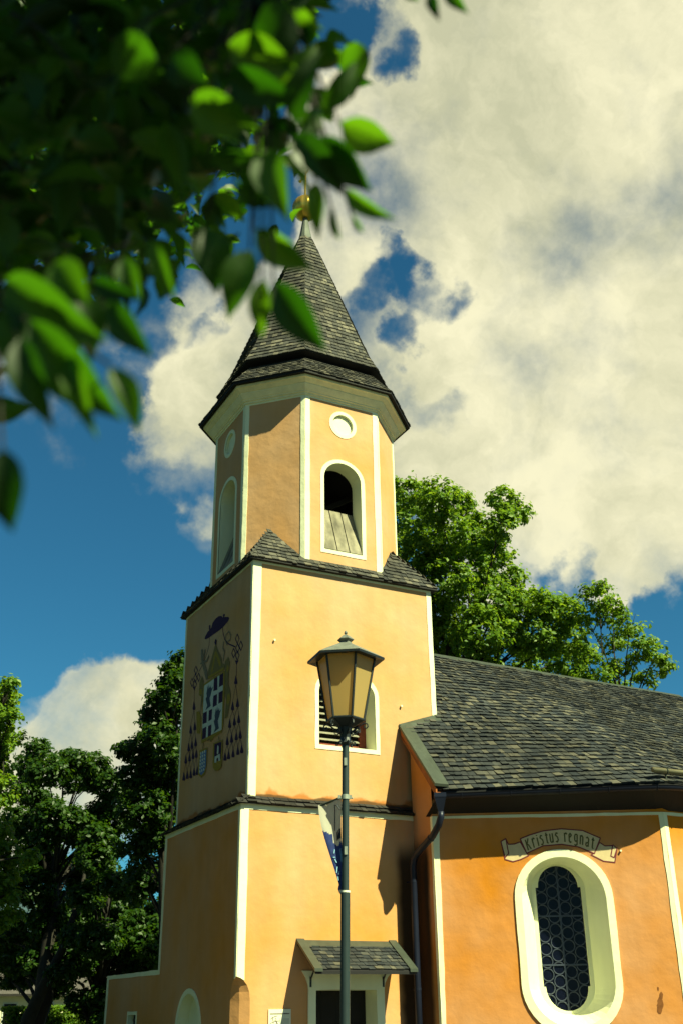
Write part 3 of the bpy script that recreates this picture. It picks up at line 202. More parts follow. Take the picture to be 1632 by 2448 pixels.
PM = {k: mat('wall paint '+k, v, rough=.9, var=.12, vscale=10, bump=.0, spec=.1) for k, v in PAINT.items()}
M_SCROLL = mat('faded scroll paint', (.62, .47, .28), rough=.9, var=.10, vscale=7, bump=0, spec=.1)
M_SCROLLINE = mat('dark red outline paint', (.17, .035, .045), rough=.9, bump=0, spec=.1)
M_LETTER = mat('olive lettering paint', (.12, .105, .04), rough=.9, bump=0, spec=.1)

# ------------------------------------------------------------------ mesh helpers
class MB:
    def __init__(s): s.v = []; s.f = []; s.mi = []
    def add(s, vs, fs, mi=0):
        o = len(s.v); s.v += [tuple(v) for v in vs]; s.f += [tuple(i+o for i in f) for f in fs]; s.mi += [mi]*len(fs); return s
    def box(s, p, ax, ay, az):
        p, ax, ay, az = map(Vector, (p, ax, ay, az)); v = [p+ax*i+ay*j+az*k for k in (0, 1) for j in (0, 1) for i in (0, 1)]
        return s.add(v, [(0, 2, 3, 1), (4, 5, 7, 6), (0, 1, 5, 4), (2, 6, 7, 3), (0, 4, 6, 2), (1, 3, 7, 5)])
    def cbox(s, c, sx, sy, sz): return s.box((c[0]-sx/2, c[1]-sy/2, c[2]-sz/2), (sx, 0, 0), (0, sy, 0), (0, 0, sz))
    def tube(s, pts, rad, n=12, cap=True):
        pts = [Vector(p) for p in pts]; rads = rad if isinstance(rad, (list, tuple)) else [rad]*len(pts)
        rings = []; prev = None
        for i, p in enumerate(pts):
            a = pts[max(i-1, 0)]; b = pts[min(i+1, len(pts)-1)]; d = (b-a).normalized()
            if prev is None: x = d.orthogonal().normalized()
            else: x = (prev - d*prev.dot(d)).normalized()
            prev = x; y = d.cross(x); rings.append([p+(x*math.cos(2*math.pi*k/n)+y*math.sin(2*math.pi*k/n))*rads[i] for k in range(n)])
        vs = [q for r in rings for q in r]; fs = []
        for i in range(len(pts)-1):
            for k in range(n): fs.append((i*n+k, i*n+(k+1) % n, (i+1)*n+(k+1) % n, (i+1)*n+k))
        if cap: fs += [tuple(range(n))[::-1], tuple(range((len(pts)-1)*n, len(pts)*n))]
        return s.add(vs, fs)
    def lathe(s, prof, c=(0, 0, 0), n=24, phase=0.0, mi=0):
        vs = []; fs = []
        for r, z in prof:
            for k in range(n):
                a = phase+2*math.pi*k/n; vs.append((c[0]+r*math.cos(a), c[1]+r*math.sin(a), c[2]+z))
        for i in range(len(prof)-1):
            for k in range(n): fs.append((i*n+k, i*n+(k+1) % n, (i+1)*n+(k+1) % n, (i+1)*n+k))
        return s.add(vs, fs, mi)
    def build(s, name, mats, parent=None, smooth=False):
        me = bpy.data.meshes.new(name); me.from_pydata(s.v, [], s.f)
        if not isinstance(mats, (list, tuple)): mats = [mats]
        for m in mats: me.materials.append(m)
        if len(mats) > 1: me.polygons.foreach_set('material_index', s.mi)
        if smooth: me.polygons.foreach_set('use_smooth', [True]*len(me.polygons))
        me.update(); o = bpy.data.objects.new(name, me); C.objects.link(o)
        if parent: o.parent = parent
        return o
def tag(o, label=None, cat=None, group=None, kind=None):
    if label: o['label'] = label
    if cat: o['category'] = cat
    if group: o['group'] = group
    if kind: o['kind'] = kind
    return o
def empty(name, loc, label, cat, group=None):
    o = bpy.data.objects.new(name, None); C.objects.link(o); o.location = loc; o.empty_display_size = .3
    return tag(o, label, cat, group)
class Pl:
    """a vertical wall plane: s runs along it, z up, depth goes into the wall"""
    def __init__(s, P, U, N): s.P = Vector(P); s.U = Vector(U).normalized(); s.N = Vector(N).normalized()
    def pt(s, a, z, d=0.0): return s.P + s.U*a + Vector((0, 0, z)) - s.N*d
def tess(loops):
    L = [[Vector((a, b, 0)) for a, b in lp] for lp in loops]
    return tessellate_polygon(L)
def wallface(mb, pl, outer, holes=(), d=0.0, mi=0):
    loops = [outer]+list(holes); flat = [p for lp in loops for p in lp]
    mb.add([pl.pt(a, z, d) for a, z in flat], tess(loops), mi)
def loft(mb, pl, A, dA, B, dB, mi=0, closed=True):
    n = len(A); vs = [pl.pt(a, z, dA) for a, z in A]+[pl.pt(a, z, dB) for a, z in B]
    mb.add(vs, [(i, (i+1) % n, n+(i+1) % n, n+i) for i in range(n if closed else n-1)], mi)
def wobble(lp):      # hand-painted edge: a few millimetres of waver
    out = []
    for i in range(len(lp)):
        a, b = lp[i], lp[(i+1) % len(lp)]; L_ = math.hypot(b[0]-a[0], b[1]-a[1]); n = max(1, int(L_/.28)); out.append(a)
        for k in range(1, n):
            u = k/n; j = random.uniform(-.007, .007); nx_, ny_ = -(b[1]-a[1])/L_, (b[0]-a[0])/L_
            out.append((a[0]+(b[0]-a[0])*u+nx_*j, a[1]+(b[1]-a[1])*u+ny_*j))
    return out
def plate(mb, pl, outer, holes=(), off=.012, mi=0):
    outer = wobble(outer)
    wallface(mb, pl, outer, holes, -off, mi)
    for lp in [outer]+list(holes): loft(mb, pl, lp, -off, lp, .004, mi)
def arch(cx, hw, z0, zs, rise, n=16):
    return [(cx-hw, z0)]+[(cx-hw*math.cos(math.pi*i/n), zs+rise*math.sin(math.pi*i/n)) for i in range(n+1)]+[(cx+hw, z0)]
def stadium(cx, hw, zb, zt, rise, n=20):
    return [(cx-hw*math.cos(math.pi*i/n), zt-rise+rise*math.sin(math.pi*i/n)) for i in range(n+1)]+[(cx+hw*math.cos(math.pi*i/n), zb+rise-rise*math.sin(math.pi*i/n)) for i in range(n+1)]
def ellipse(cx, cz, a, b, n=28): return [(cx+a*math.cos(2*math.pi*i/n), cz+b*math.sin(2*math.pi*i/n)) for i in range(n)]
def stroke(mb, pl, pts, wd, d=-.007, mi=0):
    """a painted stroke of even width lying on the wall"""
    if len(pts) > 2:
        for i in range(1, len(pts)-1):      # break the stroke at sharp corners
            u = Vector(pts[i])-Vector(pts[i-1]); v_ = Vector(pts[i+1])-Vector(pts[i])
            if u.length > 1e-6 and v_.length > 1e-6 and u.angle(v_) > .9:
                e_ = u.normalized()*wd*.35
                stroke(mb, pl, list(pts[:i])+[tuple(Vector(pts[i])+e_)], wd, d, mi); stroke(mb, pl, pts[i:], wd, d-.00012, mi); return
    P = [Vector((a, b)) for a, b in pts]; n = len(P); Lf = []; Rt = []
    for i in range(n):
        a = P[max(i-1, 0)]; b = P[min(i+1, n-1)]; t = (b-a)
        if t.length < 1e-6: t = P[min(i+1, n-1)]-P[i] if i < n-1 else P[i]-P[i-1]
        t.normalize(); q = Vector((-t.y, t.x))*wd/2; Lf.append(P[i]+q); Rt.append(P[i]-q)
    vs = [pl.pt(p.x, p.y, d) for p in Lf]+[pl.pt(p.x, p.y, d) for p in Rt]
    mb.add(vs, [(i, i+1, n+i+1, n+i) for i in range(n-1)], mi)

def shingles(mb, surf, t_rows, srange, width, thick=.022, lap=1.35, skip=None, jit=.014):
    """individual hand-split shingles laid in courses on surf(s, t) (s, t in metres)"""
    for r, (t0, t1) in enumerate(zip(t_rows[:-1], t_rows[1:])):
        s0, s1 = srange(t0); ex = t1-t0
        s = s0 - random.random()*width*.0
        while s < s1-.01:
            wd = min(width*random.uniform(.62, 1.35), s1-s)
            if s1-(s+wd) < width*.3: wd = s1-s
            a = s+.004; b = s+wd-.004; s += wd
            tt0 = t0+random.uniform(-jit, jit); tt1 = t0+ex*lap
            mid = surf((a+b)/2, t0+ex*.5)
            if skip and skip(mid): continue
            p = [surf(a, tt0), surf(b, tt0+random.uniform(-.004, .004)), surf(b, tt1), surf(a, tt1)]
            n = (p[1]-p[0]).cross(p[3]-p[0])
            if n.length < 1e-9: continue
            n.normalize(); h = thick*random.uniform(.7, 1.5); h2 = h+random.uniform(-.006, .006); bs = .010
            q = [p[0]+n*(h+bs), p[1]+n*(h2+bs), p[2]+n*.004, p[3]+n*.004, p[0]+n*bs*.4, p[1]+n*bs*.4]
            mb.add(q, [(0, 1, 2, 3), (4, 5, 1, 0), (4, 0, 3), (5, 2, 1)])
def rows(L, ex):
    n = max(1, round(L/ex)); return [L*i/n for i in range(n+1)]

# ------------------------------------------------------------------ the church
church = empty('church', (0, 0, 0), 'ochre and white chapel with a shingled octagonal steeple', 'church')
X0, Y0, W2, D2 = .176, .097, 4.40, 4.151          # upper storey
OX, OY, OR = 2.368, 2.176, 2.025; OH = .475        # octagon centre, apothem, half-face ratio
PF = Pl((0, 0, 0), (1, 0, 0), (0, -1, 0)); PL_ = Pl((0, 0, 0), (0, 1, 0), (-1, 0, 0))
cham = [(.275, 0), (.275, 1.5), (.272, 1.8), (.256, 1.95), (.21, 2.06), (.142, 2.134), (.07, 2.18), (0, 2.2)]
mb = MB()
door_notch = [(4.6, 0), (2.84, 0), (2.84, 1.97), (1.57, 1.97), (1.57, 0)]
wallface(mb, PF, cham+[(0, 5.3), (4.6, 5.3)]+door_notch)
niche = arch(2.42, .64, .0, 1.28, .68); niche[0] = (niche[0][0], .2); niche[-1] = (niche[-1][0], .2)
swin = [(5.76, .95), (6.32, .95), (6.32, 1.60), (5.76, 1.60)]
wallface(mb, PL_, cham+[(0, 5.3), (4.39, 5.3), (4.39, 2.46), (8.21, 2.46), (8.21, 0)], [niche, swin])
n = len(cham)                                        # hollow stop-chamfer of the corner
vs = []
for a, z in cham: vs += [(a, .0, z), (a*.42, a*.42, z), (0, a, z)]
fs = []
for i in range(n-1): fs += [(3*i, 3*i+1, 3*i+4, 3*i+3), (3*i+1, 3*i+2, 3*i+5, 3*i+4)]
mb.add(vs, fs)
mb.add([(4.6, 0, 0), (4.6, 4.39, 0), (4.6, 4.39, 5.3), (4.6, 0, 5.3), (0, 4.39, 2.4), (0, 4.39, 5.3)], [(0, 1, 2, 3)])
mb.add([(0, 4.39, 2.3), (4.6, 4.39, 2.3), (4.6, 4.39, 5.3), (0, 4.39, 5.3)], [(0, 1, 2, 3)])
mb.add([(0, 8.21, 0), (4.6, 8.21, 0), (4.6, 8.21, 2.46), (0, 8.21, 2.46)], [(0, 1, 2, 3)])
mb.add([(4.6, 4.39, 0), (4.6, 8.21, 0), (4.6, 8.21, 2.46), (4.6, 4.39, 2.46)], [(0, 1, 2, 3)])
mb.add([(0, 4.39, 2.46), (4.6, 4.39, 2.46), (4.6, 8.21, 2.46), (0, 8.21, 2.46)], [(0, 1, 2, 3)])
mb.build('tower_base_wall', M_TOWER, church)
# white painted bands of the base
mb = MB()
plate(mb, PF, [(0, 2.2), (0, 5.25), (3.81, 5.25), (3.81, 5.145), (.165, 5.145), (.15, 2.135), (.07, 2.18)])
plate(mb, PL_, [(0, 2.2), (0, 5.25), (4.39, 5.25), (4.39, 2.46), (8.21, 2.46), (8.21, 0), (8.10, 0), (8.08, 2.37), (4.30, 2.37), (4.26, 5.145), (.10, 5.145), (.09, 2.165)])
no = arch(2.42, .74, .1, 1.28, .78)
plate(mb, PL_, no, [niche]); plate(mb, PL_, [(5.70, .88), (6.40, .88), (6.40, 1.67), (5.70, 1.67)], [swin])
mb.build('white_corner_band', M_WHITE, church)
mb = MB(); loft(mb, PL_, niche, 0, niche, .22); wallface(mb, PL_, niche, (), .22); mb.build('arched_niche', M_WHITE, church)
sw = MB(); loft(sw, PL_, swin, 0, swin, .12); o = sw.build('small_window', M_WHITE, church)
g = MB(); wallface(g, PL_, swin, (), .12); g.build('pane', M_GLASS, o)
g = MB()
for i in range(1, 5): g.box(PL_.pt(5.76+.112*i-.006, .95, .10), (0, .012, 0), (.012, 0, 0), (0, 0, .65))
for i in range(1, 6): g.box(PL_.pt(5.76, .95+.108*i, .095), (0, .56, 0), (.012, 0, 0), (0, 0, .012))
g.build('glazing_bar', M_LEAD, o)

# door with its white surround
dr = [(1.57, 0), (1.57, 1.97), (2.84, 1.97), (2.84, 0)]
mb = MB()
plate(mb, PF, [(1.42, 0), (1.42, 1.98), (1.405, 2.08), (1.36, 2.19), (1.285, 2.30), (3.17, 2.27), (3.09, 2.19), (3.03, 2.09), (3.01, 1.98), (3.01, 0), (2.84, 0), (2.84, 1.97), (1.57, 1.97), (1.57, 0)], off=.035)
loft(mb, PF, dr, -.03, dr, .42, closed=False)
mb.build('door_surround', M_WHITE, church)
dm = MB()
for i in range(4): dm.box((1.57+.3175*i, .42, 0), (.3135, 0, 0), (0, .05, 0), (0, 0, 1.97))
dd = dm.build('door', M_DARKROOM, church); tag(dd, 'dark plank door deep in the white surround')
hm = MB(); hm.cbox((2.25, .40, 1.05), .02, .03, .16); hm.tube([(2.25, .37, 1.08), (2.35, .37, 1.08)], .01, 8); hm.build('handle', M_STEEL, dd)

# canopy over the door
cz = lambda y: 2.80+y*(.52/.76)
can = MB()
cs = lambda s, t: Vector((1.22+s, -.74+t*.825, cz(-.74+t*.825)))
mbs = MB(); shingles(mbs, cs, rows(.80, .115), lambda t: (.06, 2.02), .13, thick=.016)
can.add([(1.2, 0, 2.79), (3.3, 0, 2.79), (3.3, -.76, 2.27), (1.2, -.76, 2.27), (1.2, 0, 2.74), (3.3, 0, 2.74), (3.3, -.76, 2.22), (1.2, -.76, 2.22)], [(0, 3, 2, 1), (4, 5, 6, 7), (3, 7, 6, 2), (0, 4, 7, 3), (1, 2, 6, 5)])
co = can.build('door_canopy', M_EAVE, church)
mbs.build('shingle_cover', M_SHINGLE_N, co)
dz = Vector((0, -.79, -.79*.52/.76))
for x in (1.175, 3.15): fl = MB(); fl.box((x, .0, 2.80), (.165, 0, 0), dz, (0, 0, .055)); fl.build('sheet_metal_verge', M_FLASH, co)
fl = MB(); fl.box((1.34, -.0, 2.80), (1.81, 0, 0), (0, -.15, -.103), (0, 0, .03))
fl.build('wall_flashing', M_FLASH, co)
for x in (1.46, 2.99):
    br = MB(); br.box((x-.02, -.04, 2.02), (.04, 0, 0), (0, .04, 0), (0, 0, .18)); br.tube([(x, -.03, 2.06), (x, -.03, 2.14), (x, -.22, 2.36), (x, -.40, 2.50)], .017, 8)
    br.build('iron_bracket', M_POLED, co)

# shingled ledge between the storeys
mb = MB()
def hip(z0, z1, y0, y1, x0, x1, ymax, xmax, mbd):
    """front and left strips of a lean-to skirt, mitred at the corner"""
    Lh = math.hypot(y1-y0, z1-z0); Lx = math.hypot(x1-x0, z1-z0)
    sf = lambda s, t: Vector((s, y0+(y1-y0)*t/Lh, z0+(z1-z0)*t/Lh))
    sl_ = lambda s, t: Vector((x0+(x1-x0)*t/Lx, ymax-s, z0+(z1-z0)*t/Lx))
    return sf, sl_, Lh, Lx
sf, sl_, Lh, Lx = hip(5.24, 5.42, -.08, .11, -.08, .19, 4.5, 3.80, mb)
shingles(mb, sf, rows(Lh, .11), lambda t: (-.10+.30*t/Lh, 3.80), .15, thick=.03)
shingles(mb, sl_, rows(Lx, .11), lambda t: (0, 4.6-.22*t/Lx), .15, thick=.03)
mb.build('ledge_shingles', mat('mossy dark ledge shingle', (.022, .020, .020), rough=.85, var=.3, island=.5, bump=.4), church)
mb = MB(); mb.add([(-.08, -.08, 5.235), (3.81, -.08, 5.235), (3.81, .11, 5.41), (.19, .11, 5.41), (-.08, 4.5, 5.235), (.19, 4.5, 5.41), (0, 0, 5.25), (3.81, 0, 5.25), (0, 4.39, 5.25)],
    [(0, 1, 2, 3), (0, 3, 5, 4), (0, 6, 7, 1), (0, 4, 8, 6)]); mb.build('ledge_board', M_EAVE, church)

# upper storey
PFU = Pl((X0, Y0, 0), (1, 0, 0), (0, -1, 0)); PLU = Pl((X0, Y0, 0), (0, 1, 0), (-1, 0, 0))
win = arch(2.375-X0, .665, 6.555, 7.68, .42)
mb = MB(); wallface(mb, PFU, [(0, 5.2), (0, 10.44), (W2, 10.44), (W2, 5.2)], [win])
wallface(mb, PLU, [(0, 5.2), (0, 10.44), (D2, 10.44), (D2, 5.2)])
mb.add([(X0+W2, Y0, 5), (X0+W2, Y0+D2, 5), (X0+W2, Y0+D2, 10.44), (X0+W2, Y0, 10.44)], [(0, 1, 2, 3)])
mb.add([(X0, Y0+D2, 5), (X0+W2, Y0+D2, 5), (X0+W2, Y0+D2, 10.44), (X0, Y0+D2, 10.44)], [(0, 1, 2, 3)])
mb.build('upper_storey_wall', M_UPPER, church)
mb = MB()
plate(mb, PFU, [(0, 5.38), (0, 10.40), (W2, 10.40), (W2, 5.38), (W2-.12, 5.38), (W2-.12, 10.31), (.19, 10.31), (.155, 5.38)])
plate(mb, PLU, [(0, 5.38), (0, 10.40), (D2, 10.40), (D2, 5.38), (D2-.08, 5.38), (D2-.08, 10.31), (.09, 10.31), (.09, 5.38)])
wo = arch(2.375-X0, .755, 6.465, 7.70, .50)
plate(mb, PFU, wo, [win])
mb.build('white_corner_band', M_WHITE, church)
wn_ = MB(); loft(wn_, PFU, win, -.01, win, .46); wobj = wn_.build('louvred_window', M_WHITE, church)
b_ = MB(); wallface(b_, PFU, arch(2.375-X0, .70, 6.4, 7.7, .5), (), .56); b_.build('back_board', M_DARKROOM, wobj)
fr = MB(); fi = arch(2.36-X0, .52, 6.70, 7.65, .36)
wallface(fr, PFU, win, [fi], .43); loft(fr, PFU, fi, .43, fi, .5); fr.build('frame', M_FRAME, wobj)
lv = MB()
for i in range(9):
    z = 6.76+.135*i; lv.add([PFU.pt(a, zz, d) for (zz, d) in ((z, .40), (z+.055, .50), (z+.075, .50), (z+.02, .40)) for a in (1.69, 2.68)], [(0, 1, 3, 2), (2, 3, 5, 4), (4, 5, 7, 6), (6, 7, 1, 0)])
lv.build('louvre_slat', M_LOUVRE, wobj)
st = MB(); st.box(PFU.pt(1.54, 6.555, .44), (1.32, 0, 0), (0, -.10, 0), (0, 0, .09)); st.build('timber_sill', mat('weathered sill timber', (.22, .10, .035), var=.35, vscale=7), wobj)
for a, z in ((.50, 8.63), (3.50, 7.56)):
    nl = MB(); nl.tube([PFU.pt(a, z, .0), PFU.pt(a, z, -.05)], .022, 8); nl.build('wall_anchor', M_WHITE, church)

# painted coat of arms on the shaded side
cmats = list(PM.values()); cidx = {k: i for i, k in enumerate(PM)}
cr = MB(); layer = 0
PLC = Pl((X0, 0, 0), (0, 1, 0), (-1, 0, 0))
for col, pts in D_CREST:
    layer += 1; d = -.003-.0001*layer
    if '_line' in col:
        c_, w_ = col.split('_line'); stroke(cr, PLC, pts, float(w_), d, cidx[c_])
    else: wallface(cr, PLC, pts, (), d, cidx[col])
tag(cr.build('painted_coat_of_arms', cmats, church), 'faded painted coat of arms with purple hat and tassels')

# skirt roof of the square storey, rising against the octagon
EZ, SL = 10.385, 1.40
def inoct(p, m=.0):
    dx, dy = abs(p.x-OX), abs(p.y-OY); r = OR-m
    return dx < r and dy < r and (dx+dy) < r*(1+OH)
ex0, ex1, ey0, ey1 = X0-.11, X0+W2+.13, Y0-.12, Y0+D2+.11
kk = math.hypot(1, SL)
fF = lambda s, t: Vector((ex0+s, ey0+t/kk, EZ+t*SL/kk)); WF = ex1-ex0
fL = lambda s, t: Vector((ex0+t/kk, ey1-s, EZ+t*SL/kk)); WL = ey1-ey0
fR = lambda s, t: Vector((ex1-t/kk, ey0+s, EZ+t*SL/kk))
fB = lambda s, t: Vector((ex1-s, ey1-t/kk, EZ+t*SL/kk))
LT = 1.27
mb = MB()
for f_, W_ in ((fF, WF), (fL, WL), (fR, WL), (fB, WF)):
    shingles(mb, f_, rows(LT, .135), lambda t: (t/kk, W_-t/kk), .145, skip=lambda p: inoct(p, -.02) or p.z > 10.4+.98)
mb.build('skirt_roof_shingles', M_SHINGLE, church)
mb = MB()
zt_ = LT*SL/kk; q = LT/kk
A = [(ex0, ey0), (ex1, ey0), (ex1, ey1), (ex0, ey1)]; B = [(ex0+q, ey0+q), (ex1-q, ey0+q), (ex1-q, ey1-q), (ex0+q, ey1-q)]
I_ = [(X0+.02, Y0+.02), (X0+W2-.02, Y0+.02), (X0+W2-.02, Y0+D2-.02), (X0+.02, Y0+D2-.02)]
# deck only outside the octagon: corner triangles and narrow strips
n_s = 60
for f_, W_ in ((fF, WF), (fL, WL), (fR, WL), (fB, WF)):
    for i in range(n_s):
        for j in range(14):
            t0, t1 = LT*j/14, LT*(j+1)/14
            s0 = lambda t, u: t/kk+(W_-2*t/kk)*u
            p = [f_(s0(t0, i/n_s), t0), f_(s0(t0, (i+1)/n_s), t0), f_(s0(t1, (i+1)/n_s), t1), f_(s0(t1, i/n_s), t1)]
            if inoct((p[0]+p[2])/2, .05): continue
            mb.add([v-Vector((0, 0, .006)) for v in p], [(0, 1, 2, 3)])
mb.add([(*a, EZ-.006) for a in A]+[(*a, EZ-.03) for a in A]+[(*a, EZ-.03) for a in I_], [(i, (i+1) % 4, 4+(i+1) % 4, 4+i) for i in range(4)]+[(4+i, 4+(i+1) % 4, 8+(i+1) % 4, 8+i) for i in range(4)])
mb.build('skirt_roof_deck', M_EAVE, church)

# octagonal belfry
def oc(i, r):   # corner i, counter-clockwise seen from above, starting at the front left one
    h = r*OH; p = [(-h, -r), (h, -r), (r, -h), (r, h), (h, r), (-h, r), (-r, h), (-r, -h)][i % 8]
    return Vector((OX+p[0], OY+p[1], 0))
OP = []
for i in range(8):
    a, b = oc(i, OR), oc(i+1, OR); u = (b-a); OP.append((Pl(a, u, Vector((u.y, -u.x, 0))), u.length))
ZB, ZT = 10.40, 14.86
wall = MB(); trim = MB()
belf = []
for i, (pl, W_) in enumerate(OP):
    cx = W_/2; holes = []
    if i % 2 == 0:
        wi = arch(cx, .48, 10.955, 12.76, .44); ro = ellipse(cx+(.03 if i == 0 else 0), 14.24, .27, .27)
        holes = [wi, ro]; belf.append((i, pl, wi, ro, cx))
        plate(trim, pl, arch(cx, .575, 10.865, 12.78, .51), [wi]); plate(trim, pl, ellipse(cx+(.03 if i == 0 else 0), 14.24, .36, .36), [ro])
    wallface(wall, pl, [(0, ZB), (0, ZT), (W_, ZT), (W_, ZB)], holes)
    bw = .125 if i % 2 == 0 else .10
    plate(trim, pl, [(0, ZB), (0, 14.84), (W_, 14.84), (W_, ZB), (W_-bw, ZB), (W_-bw, 14.78), (bw, 14.78), (bw, ZB)])
wall.build('belfry_wall', M_BELFRY, church); trim.build('white_corner_band', M_WHITE, church)
for i, pl, wi, ro, cx in belf:
    r_ = MB(); loft(r_, pl, wi, -.01, wi, .42); o = r_.build('belfry_opening', M_WHITE, church)
    bd = MB()
    for k in range(3):
        a0 = cx-.47+.313*k+.012; a1 = a0+.288
        j0 = random.uniform(-.02, .02)
        f0 = (10.97, -.015); f1 = (12.12+j0, .40)
        bd.add([pl.pt(a, z, d) for (z, d) in (f0, f1, (f1[0]-.03, f1[1]+.035), (f0[0]-.03, f0[1]+.035)) for a in (a0+(0 if True else 0), a1)], [(0, 1, 3, 2), (2, 3, 5, 4), (4, 5, 7, 6), (6, 7, 1, 0), (0, 2, 4, 6), (1, 7, 5, 3)])
    bd.build('slanting_board', M_WOOD, o)
    bb = MB(); bb.box(pl.pt(cx-.44, 11.0, .52), pl.U*.88, -pl.N*.05, (0, 0, .9)); bb.build('inner_beam', M_DARKROOM, o)
    rr = MB(); loft(rr, pl, ro, -.01, ro, .075); o2 = rr.build('round_opening', M_WHITE, church)
    dsk = MB(); wallface(dsk, pl, ellipse(ro[0][0]-.27+.0, 14.235, .262, .262), (), .055); wallface(dsk, pl, ro, (), .075); dsk.build('white_disc', M_WHITE, o2)
ch = MB()
ci = [oc(i, OR-.44) for i in range(8)]
rm = MB(); hb = [oc(i, OR-.43) for i in range(8)]
for k in range(8):      # dark bell chamber behind the openings: walls on the inner side, floor and ceiling
    if k % 2: rm.add([hb[k]+Vector((0, 0, 10.9)), hb[(k+1) % 8]+Vector((0, 0, 10.9)), hb[(k+1) % 8]+Vector((0, 0, 13.6)), hb[k]+Vector((0, 0, 13.6))], [(0, 1, 2, 3)])
    else:
        a, b = hb[k], hb[(k+1) % 8]; u = (b-a); plh = Pl(a, u, Vector((u.y, -u.x, 0))); w_ = u.length
        wallface(rm, plh, [(0, 10.9), (0, 13.6), (w_, 13.6), (w_, 10.9)], [arch(w_/2, .475, 10.96, 12.76, .435)])
rm.add([v+Vector((0, 0, 10.9)) for v in hb], [tuple(range(8))]); rm.add([v+Vector((0, 0, 13.6)) for v in hb], [tuple(range(8))])
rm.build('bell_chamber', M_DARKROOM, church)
# bell frame timbers seen through the opening
bf = MB(); bf.tube([(OX-1.2, OY-.9, 12.9), (OX+1.2, OY-.9, 11.6)], .08, 6); bf.tube([(OX+1.2, OY-.9, 13.2), (OX-1.0, OY-.5, 11.9)], .07, 6); bf.build('bell_frame', mat('old bell frame oak', (.03, .025, .02)), church)

def octloft(mb, prof, mi=0):
    vs = []; fs = []
    for r, z in prof: vs += [oc(i, r)+Vector((0, 0, z)) for i in range(8)]
    for k in range(len(prof)-1):
        for i in range(8): fs.append((k*8+i, k*8+(i+1) % 8, (k+1)*8+(i+1) % 8, (k+1)*8+i))
    mb.add(vs, fs, mi)
mb = MB(); octloft(mb, [(2.03, 14.83), (2.065, 14.83), (2.065, 14.875), (2.10, 14.885), (2.10, 14.915), (2.125, 14.93), (2.19, 15.02), (2.20, 15.03), (2.20, 15.06), (2.225, 15.07), (2.30, 15.13), (2.335, 15.14), (2.335, 15.20)])
mb.build('cornice', mat('dusty cream cornice', (.82, .74, .50), rough=.9, var=.12, vscale=6), church)
mb = MB(); octloft(mb, [(2.33, 15.20), (2.43, 15.19), (2.435, 15.24), (1.86, 15.97), (1.86, 16.0), (2.04, 16.055), (2.05, 16.075), (1.80, 16.60), (1.70, 16.85), (.16, 21.28)])
mb.build('spire_deck', M_EAVE, church)
def face_surf(i, prof):
    Ls = [0]
    for (r0, z0), (r1, z1) in zip(prof[:-1], prof[1:]): Ls.append(Ls[-1]+math.hypot(r1-r0, z1-z0))
    def at(t):
        t = min(max(t, 0), Ls[-1]*1.02)
        for k in range(len(prof)-1):
            if t <= Ls[k+1] or k == len(prof)-2:
                u = (t-Ls[k])/(Ls[k+1]-Ls[k]); r = prof[k][0]+(prof[k+1][0]-prof[k][0])*u; z = prof[k][1]+(prof[k+1][1]-prof[k][1])*u; return max(r, .01), z
    def wid(t):
        r, z = at(t); return (oc(i+1, r)-oc(i, r)).length
    def surf(s, t):
        r, z = at(t); a, b = oc(i, r), oc(i+1, r); m = (a+b)/2; d = (b-a); W_ = d.length; d.normalize()
        return m+d*s+Vector((0, 0, z))
    return surf, wid, Ls[-1]
mb = MB()
for i in range(8):
    for prof, exx in (([(2.445, 15.24), (1.88, 15.96)], .12), ([(2.06, 16.07), (1.80, 16.60), (1.70, 16.85), (.16, 21.28)], .148)):
        surf, wid, L_ = face_surf(i, prof)
        shingles(mb, surf, rows(L_-.03, exx), lambda t: (-wid(t)/2, wid(t)/2), .135, thick=.018, lap=1.15, jit=.01)
mb.build('spire_shingles', M_SHINGLE, church)
# finial
mb = MB(); mb.lathe([(.20, 21.20), (.195, 21.25), (.14, 21.55), (.075, 21.98), (.06, 22.02)], (OX, OY, 0), 12, smooth if False else 0.0); mb.build('metal_spire_cap', M_CAP, church)
prof = [(.06, 22.0)]+[(.37*math.sin(math.radians(a))+.0, 22.38-.39*math.cos(math.radians(a))) for a in range(10, 178, 12)]+[(.03, 22.78), (.03, 22.85)]
mb = MB(); vs = []; fs = []; n = 48
for r, z in prof:
    for k in range(n):
        a = 2*math.pi*k/n; rr = r*(1-.045*abs(math.sin(a*6))**.6*0+(-.05 if k % 4 == 0 else 0)); vs.append((OX+rr*math.cos(a), OY+rr*math.sin(a), z))
for i in range(len(prof)-1):
    for k in range(n): fs.append((i*n+k, i*n+(k+1) % n, (i+1)*n+(k+1) % n, (i+1)*n+k))
mb.add(vs, fs); mb.build('gilded_orb', M_GOLD, church, smooth=True)
mb = MB(); mb.tube([(OX, OY, 22.75), (OX, OY, 24.0)], .03, 8); mb.tube([(OX, OY, 22.75), (OX, OY, 22.86)], [.07, .035], 10)
mb.box((OX-.02, OY-.32, 23.64), (.04, 0, 0), (0, .64, 0), (0, 0, .045)); mb.box((OX-.02, OY-.035, 23.9), (.04, 0, 0), (0, .07, 0), (0, 0, .22))
for y, z in ((-.34, 23.66), (.34, 23.66), (0, 24.12)):
    mb.lathe([(.0, -.055), (.05, -.02), (.05, .02), (0, .055)], (OX, OY+y, z), 8)
mb.build('cross', M_GOLD, church)

